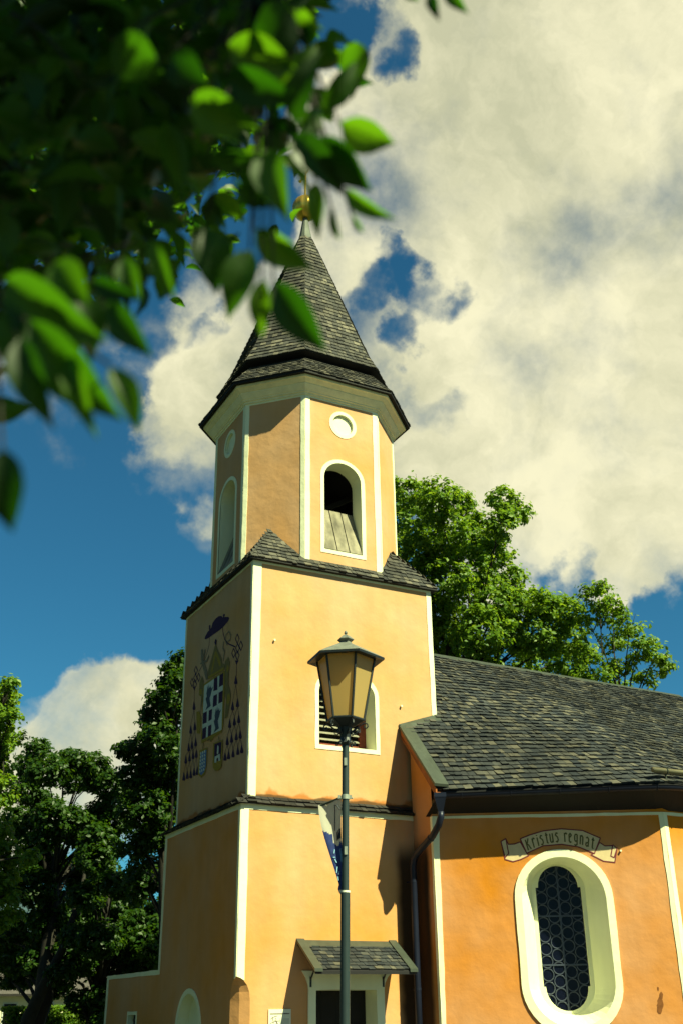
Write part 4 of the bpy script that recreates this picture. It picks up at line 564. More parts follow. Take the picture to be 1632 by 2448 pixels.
# ------------------------------------------------------------------ nave
C1 = Vector((3.81, -.75, 0)); C2 = Vector((7.80, -2.992, 0)); T1 = (C2-C1).normalized(); N1 = Vector((T1.y, -T1.x, 0)); L1_ = (C2-C1).length
P1 = Pl(C1, T1, N1); P2 = Pl(C2, (1, 0, 0), (0, -1, 0)); PR = Pl((3.81, 0, 0), (0, -1, 0), (-1, 0, 0))
cxn = 2.465
w_out = stadium(cxn, .945, 1.12, 4.45, .90); w_arr = stadium(cxn, .81, 1.28, 4.305, .79); w_in = stadium(cxn+.0, .53, 1.50, 4.24, .50)
mb = MB(); wallface(mb, P1, [(0, 0), (0, 5.45), (L1_, 5.45), (L1_, 0)], [w_arr]); wallface(mb, P2, [(0, 0), (0, 5.45), (6.2, 5.45), (6.2, 0)])
wallface(mb, PR, [(0, 0), (0, 6.93), (.75, 6.10), (.75, 0)])
for a, b in (((14, -2.99, 0), (14, 7.4, 0)), ((14, 7.4, 0), (4.6, 7.4, 0)), ((4.6, 7.4, 0), (4.6, 4.2, 0))):
    mb.add([a, b, (b[0], b[1], 5.45), (a[0], a[1], 5.45)], [(0, 1, 2, 3)])
mb.add([(14, -2.99, 5.45), (14, 7.4, 5.45), (14, 2.2, 9.5)], [(0, 1, 2)])
mb.build('nave_wall', M_NAVE, church)
mb = MB()
plate(mb, P1, [(0, 0), (0, 5.13), (L1_, 5.13), (L1_, 0), (L1_-.085, 0), (L1_-.085, 5.075), (.125, 5.075), (.06, 0)])
plate(mb, P2, [(0, 0), (0, 5.13), (6.2, 5.13), (6.2, 5.075), (.10, 5.075), (.12, 0)])
plate(mb, PR, [(.68, 0), (.68, 5.13), (.762, 5.13), (.762, 0)])
plate(mb, P1, w_out, [w_arr], off=.03)
mb.build('white_corner_band', M_WHITE, church)
rv = MB(); loft(rv, P1, w_arr, -.03, w_in, .58)
gl = [(cxn-.45, 1.99), (cxn-.45, 3.80), (cxn-.40, 3.80)]+[(cxn-.40*math.cos(math.pi*i/16), 3.80+.41*math.sin(math.pi*i/16)) for i in range(1, 16)]+[(cxn+.40, 3.80), (cxn+.45, 3.80), (cxn+.45, 1.99), (cxn+.41, 1.99)]+[(cxn+.41*math.cos(math.pi*i/16), 1.99-.43*math.sin(math.pi*i/16)) for i in range(1, 16)]+[(cxn-.41, 1.99)]
wallface(rv, P1, w_in, [gl], .58); loft(rv, P1, gl, .58, gl, .66)
nw = rv.build('nave_window', M_WHITE, church)
g = MB(); wallface(g, P1, gl, (), .64); g.build('leaded_glass', M_GLASS, nw)
ld = MB()
def inside(p, poly):
    x, y = p; c = False
    for i in range(len(poly)):
        (x1, y1), (x2, y2) = poly[i], poly[i-1]
        if (y1 > y) != (y2 > y) and x < (x2-x1)*(y-y1)/(y2-y1)+x1: c = not c
    return c
rc = .108
for ci_, cx in enumerate((cxn-.338, cxn-.118, cxn+.118, cxn+.338)):
    z = 1.50+(rc*1.08 if ci_ % 2 else 0)+(.05 if ci_ > 1 else 0)
    while z < 4.3:
        ring = [(cx+rc*math.cos(2*math.pi*k/26), z+rc*math.sin(2*math.pi*k/26)) for k in range(27)]
        seg = []
        for p in ring+[None]:
            if p is not None and inside(p, gl): seg.append(p)
            else:
                if len(seg) > 2: ld.tube([P1.pt(a, b, .632) for a, b in seg], .011, 5, cap=False)
                seg = []
        z += rc*2.16
ld.build('lead_ring', M_LEAD, nw)
ib = MB(); ib.box(P1.pt(cxn-.014, 1.56, .635), T1*.028, -N1*-.02, (0, 0, 2.64))
for z in (2.36, 3.25): ib.box(P1.pt(cxn-.45, z, .632), T1*.9, N1*.016, (0, 0, .028))
ib.build('glazing_bar', M_LEAD, nw)
# painted scroll
rb = MB(); R_ = D_RIBBON
for k, d in (('lt', -.004), ('rt', -.004), ('lroll', -.0052), ('rroll', -.0052), ('center', -.0064)):
    wallface(rb, P1, R_[k], (), d, 0)
    stroke(rb, P1, R_[k]+[R_[k][0]], .022, d-.0006, 1)
# lettering drawn with a broad pen, following the curve of the scroll
ctr = R_['center']; topc = [ctr[0], ctr[1], ctr[2], ctr[3], ctr[4], ctr[5]]
def interp(c, u):
    x = c[0][0]+(c[-1][0]-c[0][0])*u
    for (x0, y0), (x1, y1) in zip(c[:-1], c[1:]):
        if x <= x1+1e-6: return x, y0+(y1-y0)*(x-x0)/(x1-x0)
    return c[-1]
x0_, x1_ = ctr[0][0], ctr[5][0]; xm = (x0_+x1_)/2; hwid = (x1_-x0_)/2
def place(u, v):     # u 0..1 along, v 0..1 height
    a = (u-.5)*2
    ztop = 4.845-.19*a*a; zc = ztop-.255+.0*a
    xx = xm+a*hwid*(.985-.07*(1-v)); return (xx, zc-.00+v*.205)
GL = {  # glyph strokes in a 0..1 box (x, y), ascenders to 1.1
 'K': [[(.12, 0), (.12, 1)], [(.62, 1), (.2, .55), (.4, .45), (.68, 0)]],
 'r': [[(.2, 0), (.2, .85)], [(.2, .7), (.45, .85), (.62, .72)]],
 'i': [[(.25, 0), (.25, .78)], [(.18, .95), (.32, 1.0)]],
 's': [[(.6, .8), (.3, .85), (.15, .65), (.5, .45), (.58, .2), (.35, 0), (.1, .08)]],
 't': [[(.3, 1.0), (.3, .08), (.5, 0)], [(.08, .78), (.55, .78)]],
 'u': [[(.15, .85), (.15, .1), (.35, 0)], [(.6, .85), (.6, 0)], [(.35, 0), (.6, .15)]],
 'e': [[(.55, .08), (.3, 0), (.15, .15), (.15, .7), (.35, .85), (.55, .68), (.15, .4)]],
 'g': [[(.58, .85), (.25, .82), (.15, .65), (.15, .3), (.3, .18), (.58, .25)], [(.58, .85), (.58, -.1), (.3, -.2), (.1, -.1)]],
 'n': [[(.15, 0), (.15, .85)], [(.15, .72), (.4, .85), (.58, .7), (.58, 0)]],
 'a': [[(.15, .72), (.35, .85), (.58, .7), (.58, 0)], [(.58, .4), (.2, .3), (.15, .1), (.35, 0), (.58, .15)]]}
word = 'Kristus regnat'; adv = {'K': 1.05, 'i': .62, ' ': .6, 't': .8, 'r': .85}
tot = sum(adv.get(c, 1.0) for c in word); u = .045; sc = .91/tot
for ch_ in word:
    w_ = adv.get(ch_, 1.0)*sc
    for strk in GL.get(ch_, []):
        stroke(rb, P1, [place(u+px_*sc*1.0, py_*1.0+.0) for px_, py_ in strk], .027, -.0082, 2)
    u += w_
tag(rb.build('painted_inscription_scroll', [M_SCROLL, M_SCROLLINE, M_LETTER], church), 'painted scroll reading Kristus regnat above the window')
nl = MB(); nl.tube([P1.pt(3.66, 4.40, 0), P1.pt(3.66, 4.40, -.04)], .02, 8); nl.build('wall_anchor', M_WHITE, church)

# nave roof: ruled between the angled eave and the straight ridge
EXC = 7.55
def eave(x):
    k = 12.0; y = -1.26-.552*(x-3.62); yc = -3.44
    d = (yc-y)
    y_ = y+math.log1p(math.exp(k*d))/k if k*d < 30 else yc
    u = min(max((x-3.62)/4, 0), 1); return Vector((x, max(y_, y), 5.53+.09*u))
def ridge(x): return Vector((x, 2.2, 9.64-.016*(x-3.6)))
NX0, NX1 = 3.62, 14.0
def nsurf(s, t):    # t is a fraction here
    a, b = eave(s), ridge(s); p = a+(b-a)*t
    sag = math.sin(s*.9)*.012+math.sin(s*2.3+t*4)*.008; p.z += sag*math.sin(math.pi*min(max(t, 0), 1)); return p
mb = MB(); nr = 38
def skipn(p): return p.x < X0+W2+.02 and p.y > Y0-.05
def shn():
    for r in range(nr):
        t0, t1 = r/nr, (r+1)/nr; s = NX0
        while s < NX1:
            wd = .112*random.uniform(.6, 1.4); a, b = s+.004, s+wd-.004; s += wd
            tj = random.uniform(-.0022, .0022)+.0015*math.sin(s*1.7+r)
            if skipn(nsurf((a+b)/2, (t0+t1)/2)): continue
            p = [nsurf(a, t0+tj), nsurf(b, t0+tj+random.uniform(-.0012, .0012)), nsurf(b, t0+1.35/nr), nsurf(a, t0+1.35/nr)]
            n = (p[1]-p[0]).cross(p[3]-p[0]).normalized(); h = .024*random.uniform(.6, 1.8)
            q = [p[0]+n*(h+.012), p[1]+n*(h+.012+random.uniform(-.006, .006)), p[2]+n*.004, p[3]+n*.004, p[0]+n*.003, p[1]+n*.003]
            mb.add(q, [(0, 1, 2, 3), (4, 5, 1, 0), (4, 0, 3), (5, 2, 1)])
shn(); rsh = mb.build('nave_roof_shingles', M_SHINGLE_N, church)
mb = MB(); K = 60
G = [[nsurf(NX0+(NX1-NX0)*i/K, j/8) for j in range(9)] for i in range(K+1)]
for i in range(K):
    for j in range(8):
        p = [G[i][j], G[i+1][j], G[i+1][j+1], G[i][j+1]]
        m_ = (p[0]+p[2])/2
        if skipn(m_): continue
        mb.add(p, [(0, 1, 2, 3)]); mb.add([v-Vector((0, 0, .07)) for v in p], [(0, 3, 2, 1)])
mb.add([(4.6, 2.2, 9.62), (14, 2.2, 9.47), (14, 8.0, 5.2), (4.6, 8.0, 5.2)], [(0, 1, 2, 3)])
mb.build('nave_roof_deck', M_EAVE, church)
# eave board and soffit
mb = MB(); xs = [3.62+.25*i for i in range(42)]
def wally(x): return -.75-.562*(x-3.81) if x < 7.8 else -2.99
top = []; 
for x in xs:
    e_ = eave(x); top.append((Vector((e_.x, e_.y+.01, e_.z-.01)), Vector((e_.x, e_.y+.01, e_.z-.12)), Vector((x+.12, max(wally(x)+.03, e_.y+.1), 5.135))))
for a, b in zip(top[:-1], top[1:]): mb.add([a[0], b[0], b[1], a[1], b[2], a[2]], [(0, 1, 2, 3), (3, 2, 4, 5)])
mb.build('eave_soffit', M_EAVE, church)
# gutter
mb = MB(); gp = []
for i in range(50):
    x = 3.60+i*.21; e_ = eave(x); gp.append(Vector((x, e_.y-.055, 5.42+.10*min(1, (x-3.6)/3.9))))
n = 10; vs = []; fs = []
for i, p in enumerate(gp):
    d = (gp[min(i+1, 49)]-gp[max(i-1, 0)]).normalized(); o_ = Vector((d.y, -d.x, 0)).normalized()
    for k in range(n+1):
        a = math.pi*k/n; vs.append(p+o_*.075*math.cos(a)+Vector((0, 0, -.085*math.sin(a)+.03)))
    vs.append(p+o_*.088+Vector((0, 0, .038)))
m_ = n+2
for i in range(49):
    for k in range(n): fs.append((i*m_+k, i*m_+k+1, (i+1)*m_+k+1, (i+1)*m_+k))
    fs.append((i*m_+n+1, i*m_, (i+1)*m_, (i+1)*m_+n+1))
mb.add(vs, fs); mb.add(vs[:n+1], [tuple(range(n+1))])
g0 = mb.build('gutter', M_GUTTER, church, smooth=True)
for i in range(2, 50, 4):
    mb = MB(); p = gp[i]; d = (gp[min(i+1, 49)]-gp[i-1]).normalized(); o_ = Vector((d.y, -d.x, 0))
    mb.tube([p+o_*.082*math.cos(a)+Vector((0, 0, .03-.093*math.sin(a))) for a in [math.pi*k/8 for k in range(9)]], .007, 4)
    mb.build('gutter_bracket', M_GUTTER, g0)
# downpipe
ge = gp[1]
mb = MB(); mb.lathe([(.16, .02), (.165, .05), (.165, -.03), (.15, -.06), (.07, -.30), (.065, -.34)], (gp[0].x+.06, gp[0].y, ge.z), 4, math.pi/4-.5)
mb.build('rainwater_hopper', M_GUTTER, church)
hx, hy, hz = gp[0].x+.06, gp[0].y, ge.z-.3
pp = [(hx, hy, hz), (hx, hy, hz-.10), (hx-.02, hy+.06, hz-.24), (hx-.03, hy+.28, hz-.42), (hx-.08, hy+.84, hz-.70), (hx-.09, hy+.93, hz-.79), (hx-.095, hy+.97, hz-.94), (hx-.095, hy+.97, 2.4), (hx-.095, hy+.97, 0)]
mb = MB(); mb.tube(pp, .066, 14)
for a, b in ((pp[3], pp[4]),): 
    pa, pb = Vector(a), Vector(b); m1 = pa+(pb-pa)*.1; mb.tube([m1, m1+(pb-pa)*.06], .074, 14)
dp = mb.build('downpipe', M_GUTTER, church, smooth=True)
for z in (3.9, 1.95):
    mb = MB(); mb.tube([(pp[-1][0], pp[-1][1], z), (pp[-1][0], pp[-1][1], z+.05)], .07, 14); mb.box((pp[-1][0]-.01, pp[-1][1], z+.01), (.02, 0, 0), (0, .25, 0), (0, 0, .03)); mb.build('pipe_clip', M_GUTTER, dp)
# verge flashing, barge board and soffit
mb = MB()
va, vb, vc, vd = Vector((3.60, .06, 7.07)), Vector((3.86, .06, 7.16)), Vector((3.82, -1.38, 5.60)), Vector((3.50, -1.38, 5.60))
up_ = Vector((0, -.02, .05))
mb.add([va, vb, vc, vd, va+up_, vb+up_, vc+up_, vd+up_], [(0, 1, 2, 3), (4, 7, 6, 5), (0, 3, 7, 4), (1, 5, 6, 2), (2, 6, 7, 3)])
fa, fb, fc, fd = Vector((3.60, .08, 7.16)), Vector((4.58, .08, 7.48)), Vector((4.60, -.08, 7.32)), Vector((3.78, -.08, 7.02))
mb.add([fa, fb, fc, fd, fa-Vector((0, 0, .1)), fb-Vector((0, 0, .1)), fc-Vector((0, 0, .06)), fd-Vector((0, 0, .06))], [(0, 3, 2, 1), (0, 1, 5, 4), (3, 7, 6, 2), (0, 4, 7, 3), (1, 2, 6, 5)])
mb.build('verge_flashing', M_FLASH, church)
mb = MB()
a1, b1 = Vector((3.62, .05, 7.05)), Vector((3.55, -1.34, 5.57)); dn = Vector((0, 0, -.17)); th = Vector((.03, 0, 0))
mb.add([a1, b1, b1+dn, a1+dn, a1+th, b1+th, b1+dn+th, a1+dn+th], [(0, 1, 2, 3), (4, 7, 6, 5), (3, 2, 6, 7), (1, 5, 6, 2)])
mb.add([Vector((3.60, .05, 6.93)), Vector((3.83, .05, 6.96)), Vector((3.83, -1.34, 5.47)), Vector((3.56, -1.34, 5.45))], [(0, 1, 2, 3)])
mb.build('barge_board', M_SOFFIT, church)
mb = MB(); mb.add([ridge(4.6)+Vector((0, -.10, -.02)), ridge(14)+Vector((0, -.10, -.02)), ridge(14)+Vector((0, 0, .055)), ridge(4.6)+Vector((0, 0, .055)), ridge(4.6)+Vector((0, .1, -.02)), ridge(14)+Vector((0, .1, -.02)), ridge(4.6)+Vector((0, -.10, -.07)), ridge(14)+Vector((0, -.10, -.07))], [(0, 1, 2, 3), (3, 2, 5, 4), (6, 7, 1, 0)])
mb.build('ridge_cap', M_FLASH, church)
mb = MB(); mb.tube([(7.38, -3.33, 5.87), (14, -3.33, 5.87)], .055, 12)
sp = mb.build('snow_guard_pipe', mat('bronze-brown pipe', (.30, .26, .16), rough=.35, metal=.6, var=.2), church, smooth=True)
for x in (7.72, 9.6, 11.5):
    mb = MB(); mb.tube([(x, -3.33+.066*math.cos(a), 5.87+.066*math.sin(a)) for a in [2*math.pi*k/10 for k in range(11)]], .012, 5); mb.box((x-.015, -3.32, 5.62), (.03, 0, 0), (0, .02, 0), (0, 0, .2)); mb.build('pipe_bracket', M_FLASH, sp)

mb = MB()
for a, z, wdt in ((4.02, 1.55, .05), (4.06, 1.66, .06), (4.10, 1.80, .035), (4.05, 1.92, .02)):
    pts = [(a+wdt*random.uniform(.6, 1.3)*math.cos(t), z+wdt*1.6*random.uniform(.6, 1.3)*math.sin(t)) for t in [2*math.pi*k/11 for k in range(11)]]
    wallface(mb, P1, pts, (), -.002-.0006*z)
mb.build('damp_stain', mat('brown damp stain', (.20, .075, .025), rough=.95, var=.3, vscale=12, bump=0, spec=.1), church)
# ------------------------------------------------------------------ notice board beside the door
nb_ = empty('notice_board', (.85, -.012, 1.38), 'small white notice sheet fixed to the wall left of the church door', 'sign')
mb = MB(); mb.cbox((0, 0, 0), .44, .02, .56); mb.build('white_panel', mat('white notice panel', (.66, .64, .52), rough=.5, bump=0), nb_)
mb = MB(); mb.cbox((.0, -.0125, .205), .38, .003, .014)
for k, (a, b) in enumerate((((-.18, .12), (-.05, .17)), ((-.19, .05), (.0, .09)), ((-.15, .16), (-.12, -.05)), ((-.1, .1), (-.02, .0)), ((-.2, .0), (-.04, .04)), ((-.08, .14), (-.06, -.08)), ((-.2, -.08), (.02, -.04)), ((-.14, -.02), (.0, -.12)))):
    mb.tube([(a[0], -.013, a[1]), ((a[0]+b[0])/2+.01, -.013, (a[1]+b[1])/2+.015), (b[0], -.013, b[1])], .0035, 4)
mb.build('drawing_and_heading', mat('brown printed ink', (.10, .05, .05), bump=0), nb_)
mb = MB(); mb.cbox((.09, -.012, -.07), .19, .003, .40); mb.build('text_field', mat('grey printed field', (.50, .50, .42), bump=0), nb_)

# ------------------------------------------------------------------ street lamp
LB_ = Vector((-2.385, -8.72, 0)); lean = .018
lamp = empty('street_lamp', LB_, 'tall green-grey street lamp with a six-sided lantern in front of the tower', 'street lamp')
lamp.rotation_euler = (0, lean, 0)
mb = MB(); mb.tube([(0, 0, 0), (0, 0, .6)], .075, 20); mb.tube([(0, 0, .6), (0, 0, 2.78)], .050, 20); mb.tube([(0, 0, 2.78), (0, 0, 4.38)], .0385, 20)
mb.build('pole', M_POLE, lamp, smooth=False)
lz = 4.36
lan = empty('lantern', (0, 0, 0), None, None); lan.parent = lamp
for k in ('label', 'category', 'group'):
    if k in lan: del lan[k]
PHI = -yaw-math.radians(10)             # hexagon orientation
def hexp(r, z, i): a = PHI+math.pi/3*i; return Vector((r*math.cos(a), r*math.sin(a), z))
ZBt, ZTp = 4.62, 5.36
rbm, rtp = .212, .345
# lantern core = iron frame
mb = MB()
for i in range(6):
    a, b = hexp(rbm, ZBt, i), hexp(rtp, ZTp, i); mb.tube([a, b], .014, 6)
    mb.tube([hexp(rbm, ZBt, i), hexp(rbm, ZBt, i+1)], .015, 6); mb.tube([hexp(rtp, ZTp-.01, i), hexp(rtp, ZTp-.01, i+1)], .013, 6)
mb.add([hexp(rbm-.005, ZBt-.012, i) for i in range(6)]+[hexp(.05, ZBt-.10, i) for i in range(6)], [(i, (i+1) % 6, 6+(i+1) % 6, 6+i) for i in range(6)])
mb.build('lantern_frame', M_POLED, lan)
gm = bpy.data.materials.new('amber lantern glass'); gm.use_nodes = True; t = gm.node_tree; b = t.nodes['Principled BSDF']
b.inputs['Base Color'].default_value = (.62, .43, .17, 1); b.inputs['Roughness'].default_value = .28
tr = t.nodes.new('ShaderNodeBsdfTranslucent'); tr.inputs[0].default_value = (.90, .60, .20, 1); mx = t.nodes.new('ShaderNodeMixShader'); mx.inputs[0].default_value = .5
t.links.new(b.outputs[0], mx.inputs[1]); t.links.new(tr.outputs[0], mx.inputs[2]); t.links.new(mx.outputs[0], t.nodes['Material Output'].inputs[0])
nz = t.nodes.new('ShaderNodeTexNoise'); nz.inputs['Scale'].default_value = 70; bp = t.nodes.new('ShaderNodeBump'); bp.inputs['Strength'].default_value = .2; bp.inputs['Distance'].default_value = .003
t.links.new(nz.outputs[0], bp.inputs['Height']); t.links.new(bp.outputs[0], b.inputs['Normal'])
for i in range(6):
    mb = MB(); mb.add([hexp(rbm-.008, ZBt, i), hexp(rbm-.008, ZBt, i+1), hexp(rtp-.008, ZTp-.01, i+1), hexp(rtp-.008, ZTp-.01, i)], [(0, 1, 2, 3)]); mb.build('glass_pane', gm, lan)
mb = MB()
def hexloft(prof):
    vs = [hexp(r, z, i) for r, z in prof for i in range(6)]
    mb.add(vs, [(k*6+i, k*6+(i+1) % 6, (k+1)*6+(i+1) % 6, (k+1)*6+i) for k in range(len(prof)-1) for i in range(6)])
hexloft([(.458, 5.345), (.36, 5.40), (.09, 5.535)])
hexloft([(.075, 5.50), (.07, 5.56), (.10, 5.585), (.10, 5.592), (.05, 5.635), (.012, 5.655)])
mb.lathe([(.01, 5.65), (.022, 5.675), (.012, 5.70), (0, 5.705)], n=8)
rf = mat('weathered lantern roof', (.15, .155, .14), rough=.5, var=.3, vscale=14, bump=.05)
mb.build('lantern_roof', rf, lan)
mb = MB(); hexloft([(.02, 5.37), (.455, 5.318), (.460, 5.344)]); mb.build('roof_underside', M_POLED, lan)
mb = MB(); mb.tube([(0, 0, ZBt-.02), (0, 0, ZBt-.08), (0, 0, 4.42), (0, 0, 4.36), (0, 0, 4.34)], [.12, .075, .055, .07, .045], 12)
for k in range(6):          # wrought scrolls
    a = PHI+math.pi/3*k; dx, dy = math.cos(a), math.sin(a)
    def q(r, z): return (dx*r, dy*r, z)
    mb.tube([q(.045, 4.45), q(.10, 4.50), q(.17, 4.56), q(.222, 4.585), q(.25, 4.57), q(.255, 4.54), q(.235, 4.52), q(.215, 4.535), q(.222, 4.555)], .009, 5)
    mb.tube([q(.05, 4.36), q(.085, 4.375), q(.11, 4.36), q(.105, 4.335), q(.085, 4.345)], .009, 5)
    mb.tube([q(.05, 4.50), q(.09, 4.46), q(.125, 4.47), q(.13, 4.50), q(.11, 4.51)], .007, 5)
mb.build('scroll_bracket', M_POLED, lan)
mb = MB()
for z in (3.76,):
    mb.tube([(0, 0, z-.025), (0, 0, z+.025)], .046, 16)
    for s in (-1, 1): mb.box((s*.046*rgt0.x-.012+(0 if s > 0 else 0), s*.046*rgt0.y-.01, z-.02), (rgt0.x*.03*s, rgt0.y*.03*s, 0), (.01, .02, 0), (0, 0, .04)); mb.tube([(s*.068*rgt0.x, s*.068*rgt0.y, z-.014), (s*.068*rgt0.x, s*.068*rgt0.y-.03, z-.014)], .007, 6)
mb.build('pole_clamp', M_STEEL, lamp)
for z, dx in ((4.10, .0), (3.14, .006)):
    mb = MB(); c_ = -Vector((fwd.x, fwd.y, 0)).normalized()*.040 + rgt0*dx
    mb.box(Vector((c_.x, c_.y, z))-rgt0*.016, rgt0*.032, -Vector((fwd.x, fwd.y, 0)).normalized()*.012, (0, 0, .085)); mb.build('clip_plate', M_STEEL, lamp)
mb = MB(); mb.tube([(0, 0, 2.755), (0, 0, 2.775)], .052, 20); mb.build('white_ring', mat('white tie', (.7, .7, .6), bump=0), lamp)

# ------------------------------------------------------------------ banner tied to the pole
ban = empty('banner', LB_+Vector((.066, 0, 3.70)), 'twisted white and blue cloth banner hanging on the lamp pole', 'banner')
aw = (-rgt0*.265+Vector((fwd.x, fwd.y, 0)).normalized()*.15)     # rod direction, away and to the left
mb = MB(); mb.tube([Vector((-.03, 0, .06)), aw+Vector((0, 0, .0))], .013, 8); mb.tube([aw, aw*1.03], .018, 8); mb.build('rod', M_FLASH, ban)
mw = mat('white banner cloth', (.62, .58, .50), rough=.8, var=.06, vscale=20, bump=0); mbl = mat('blue banner print', (.025, .045, .19), rough=.8, var=.35, vscale=35, bump=0)
for m_x, c_x in ((mw, (.62, .60, .50)), (mbl, (.03, .06, .25))):
    t = m_x.node_tree; b = t.nodes['Principled BSDF']; tr = t.nodes.new('ShaderNodeBsdfTranslucent'); tr.inputs[0].default_value = (*c_x, 1); mx = t.nodes.new('ShaderNodeMixShader'); mx.inputs[0].default_value = .45
    t.links.new(b.outputs[0], mx.inputs[1]); t.links.new(tr.outputs[0], mx.inputs[2]); t.links.new(mx.outputs[0], t.nodes['Material Output'].inputs[0])
nu, nv = 14, 60; vs = []; fs = []; mi = []
BH = .98
def bpt(u, v):
    wd = (1-v)**.85*.93+.03*(1 if v > .9 else 1)
    tw = v*1.1; d0 = Vector((aw.x, aw.y, 0)); L0 = d0.length; d0.normalize(); sd = Vector((-d0.y, d0.x, 0))
    d1 = d0*math.cos(tw*u)+sd*math.sin(tw*u)*.8
    fold = .022*math.sin(u*7+v*5)*(1-v*.5)
    p = d1*(u*L0*wd)+sd*fold; p.z = -v*BH+.06*(1-u)*(1-v); 
    if v > .88: p += d0*.03*math.sin((v-.88)/.12*math.pi)*u
    return p+Vector((-.006, 0, 0))+d0*.04
for j in range(nv+1):
    for i in range(nu+1): vs.append(bpt(i/nu, j/nv))
mb = MB()
for j in range(nv):
    for i in range(nu):
        lim = .44-.16*(i/nu) if i/nu > .5 else .46-.02*math.sin(i)
        blue = (j/nv) > lim
        if (j/nv) > .93: blue = False
        fs.append((j*(nu+1)+i, j*(nu+1)+i+1, (j+1)*(nu+1)+i+1, (j+1)*(nu+1)+i)); mi.append(1 if blue else 0)
mb.v = [tuple(v) for v in vs]; mb.f = fs; mb.mi = mi
cl_ = mb.build('cloth', [mw, mbl], ban, smooth=True)
def bstroke(pts, r, name, m, par):
    mb = MB()
    for seg in pts: mb.tube([bpt(u, v)-Vector((fwd.x, fwd.y, 0)).normalized()*.008 for u, v in seg], r, 4)
    return mb.build(name, m, par)
ink = mat('dark banner ink', (.05, .055, .07), bump=0); lbl = mat('pale blue lettering', (.22, .42, .60), bump=0)
bstroke([[(.05, .13), (.17, .08), (.30, .06), (.31, .12), (.38, .20), (.45, .32)], [(.25, .42), (.24, .33), (.2, .41), (.16, .36), (.15, .41)], [(.14, .42), (.13, .32)], [(.13, .38), (.09, .34)], [(.13, .37), (.09, .42)], [(.36, .43), (.33, .34), (.3, .42), (.28, .38)], [(.06, .41), (.06, .36)], [(.06, .34), (.058, .32)]], .006, 'outline_drawing', ink, cl_)
bstroke([[(.18, .52), (.12, .66)], [(.15, .59), (.08, .58), (.06, .66)], [(.55, .52), (.6, .56)], [(.6, .62), (.5, .66)], [(.5, .7), (.7, .76)], [(.7, .60), (.55, .6)], [(.6, .80), (.75, .84)], [(.4, .75), (.45, .78)]], .007, 'pale_lettering', lbl, cl_)

# ------------------------------------------------------------------ ground and hills
gm_ = mat('lawn and gravel ground', (.03, .042, .018), var=.4, vscale=.8, bump=.6, bscale=20)
mb = MB(); R0 = 6000
mb.add([(-R0, -R0, 0), (R0, -R0, 0), (R0, R0, 0), (-R0, R0, 0)], [(0, 1, 2, 3)]); tag(mb.build('ground', gm_), kind='structure')
mb = MB(); mb.add([(-12, -16, .004), (30, -16, .004), (30, -5, .004), (-12, -5, .004)], [(0, 1, 2, 3)])
tag(mb.build('road', mat('asphalt', (.05, .05, .05), var=.15, vscale=5, bump=.4, bscale=120)), kind='structure')
mb = MB(); mb.box((-12, -5, 0), (42, 0, 0), (0, 5-.0, 0), (0, 0, .12)); tag(mb.build('pavement', mat('paving stone', (.09, .085, .075), var=.15, vscale=6, bump=.4, bscale=60)), kind='structure')
# far wooded mountain
from mathutils import noise as mnoise
vs = []; fs = []; nx, ny = 120, 26
for j in range(ny):
    for i in range(nx):
        az = math.radians(-70+150*i/(nx-1)); d = 1300+j*95
        h = 40+250*math.sin(min(1, j/16)*math.pi/2)*(.65+.5*mnoise.fractal(Vector((az*2.2, j*.12, 3)), 1, 2, 6))+8*mnoise.noise(Vector((az*60, j*.9, 1)))
        if j == 0: h = -5
        vs.append((CAM.x+d*math.sin(az), CAM.y+d*math.cos(az), h))
for j in range(ny-1):
    for i in range(nx-1): fs.append((j*nx+i, j*nx+i+1, (j+1)*nx+i+1, (j+1)*nx+i))
mb = MB(); mb.v = vs; mb.f = fs
tag(mb.build('mountain', mat('haze-tinted wooded mountainside', (.035, .065, .085), var=.35, vscale=.02, bump=.8, bscale=.08)), kind='structure')  # bluish tint of distant haze is mixed into the forest colour

# ------------------------------------------------------------------ trees
def leafmat(name, col, tcol, var=.35, hue=.02):
    m = bpy.data.materials.new(name); m.use_nodes = True; t = m.node_tree; N = t.nodes; L = t.links
    b = N['Principled BSDF']; b.inputs['Roughness'].default_value = .48; b.inputs['Specular IOR Level'].default_value = .35
    geo = N.new('ShaderNodeNewGeometry'); mr = N.new('ShaderNodeMapRange'); L.new(geo.outputs['Random Per Island'], mr.inputs[0]); mr.inputs[3].default_value = 1-var; mr.inputs[4].default_value = 1+var
    mh = N.new('ShaderNodeMapRange'); L.new(geo.outputs['Random Per Island'], mh.inputs[0]); mh.inputs[3].default_value = .5+hue; mh.inputs[4].default_value = .5-hue
    tr = N.new('ShaderNodeBsdfTranslucent'); mx = N.new('ShaderNodeMixShader'); mx.inputs[0].default_value = .38
    for c_, sk in ((col, b.inputs['Base Color']), (tcol, tr.inputs[0])):
        h = N.new('ShaderNodeHueSaturation'); h.inputs['Color'].default_value = (*c_, 1); L.new(mr.outputs[0], h.inputs['Value']); L.new(mh.outputs[0], h.inputs['Hue']); L.new(h.outputs[0], sk)
    L.new(b.outputs[0], mx.inputs[1]); L.new(tr.outputs[0], mx.inputs[2]); L.new(mx.outputs[0], N['Material Output'].inputs[0])
    return m
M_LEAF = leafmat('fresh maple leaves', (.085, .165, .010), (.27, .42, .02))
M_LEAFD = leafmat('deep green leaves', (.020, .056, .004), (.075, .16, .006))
M_LEAFN = leafmat('beech leaves', (.018, .052, .002), (.085, .27, .004), var=.7)
M_BARK = mat('dark bark', (.022, .018, .015), var=.35, vscale=6, bump=.9, bscale=22, streak=.4)
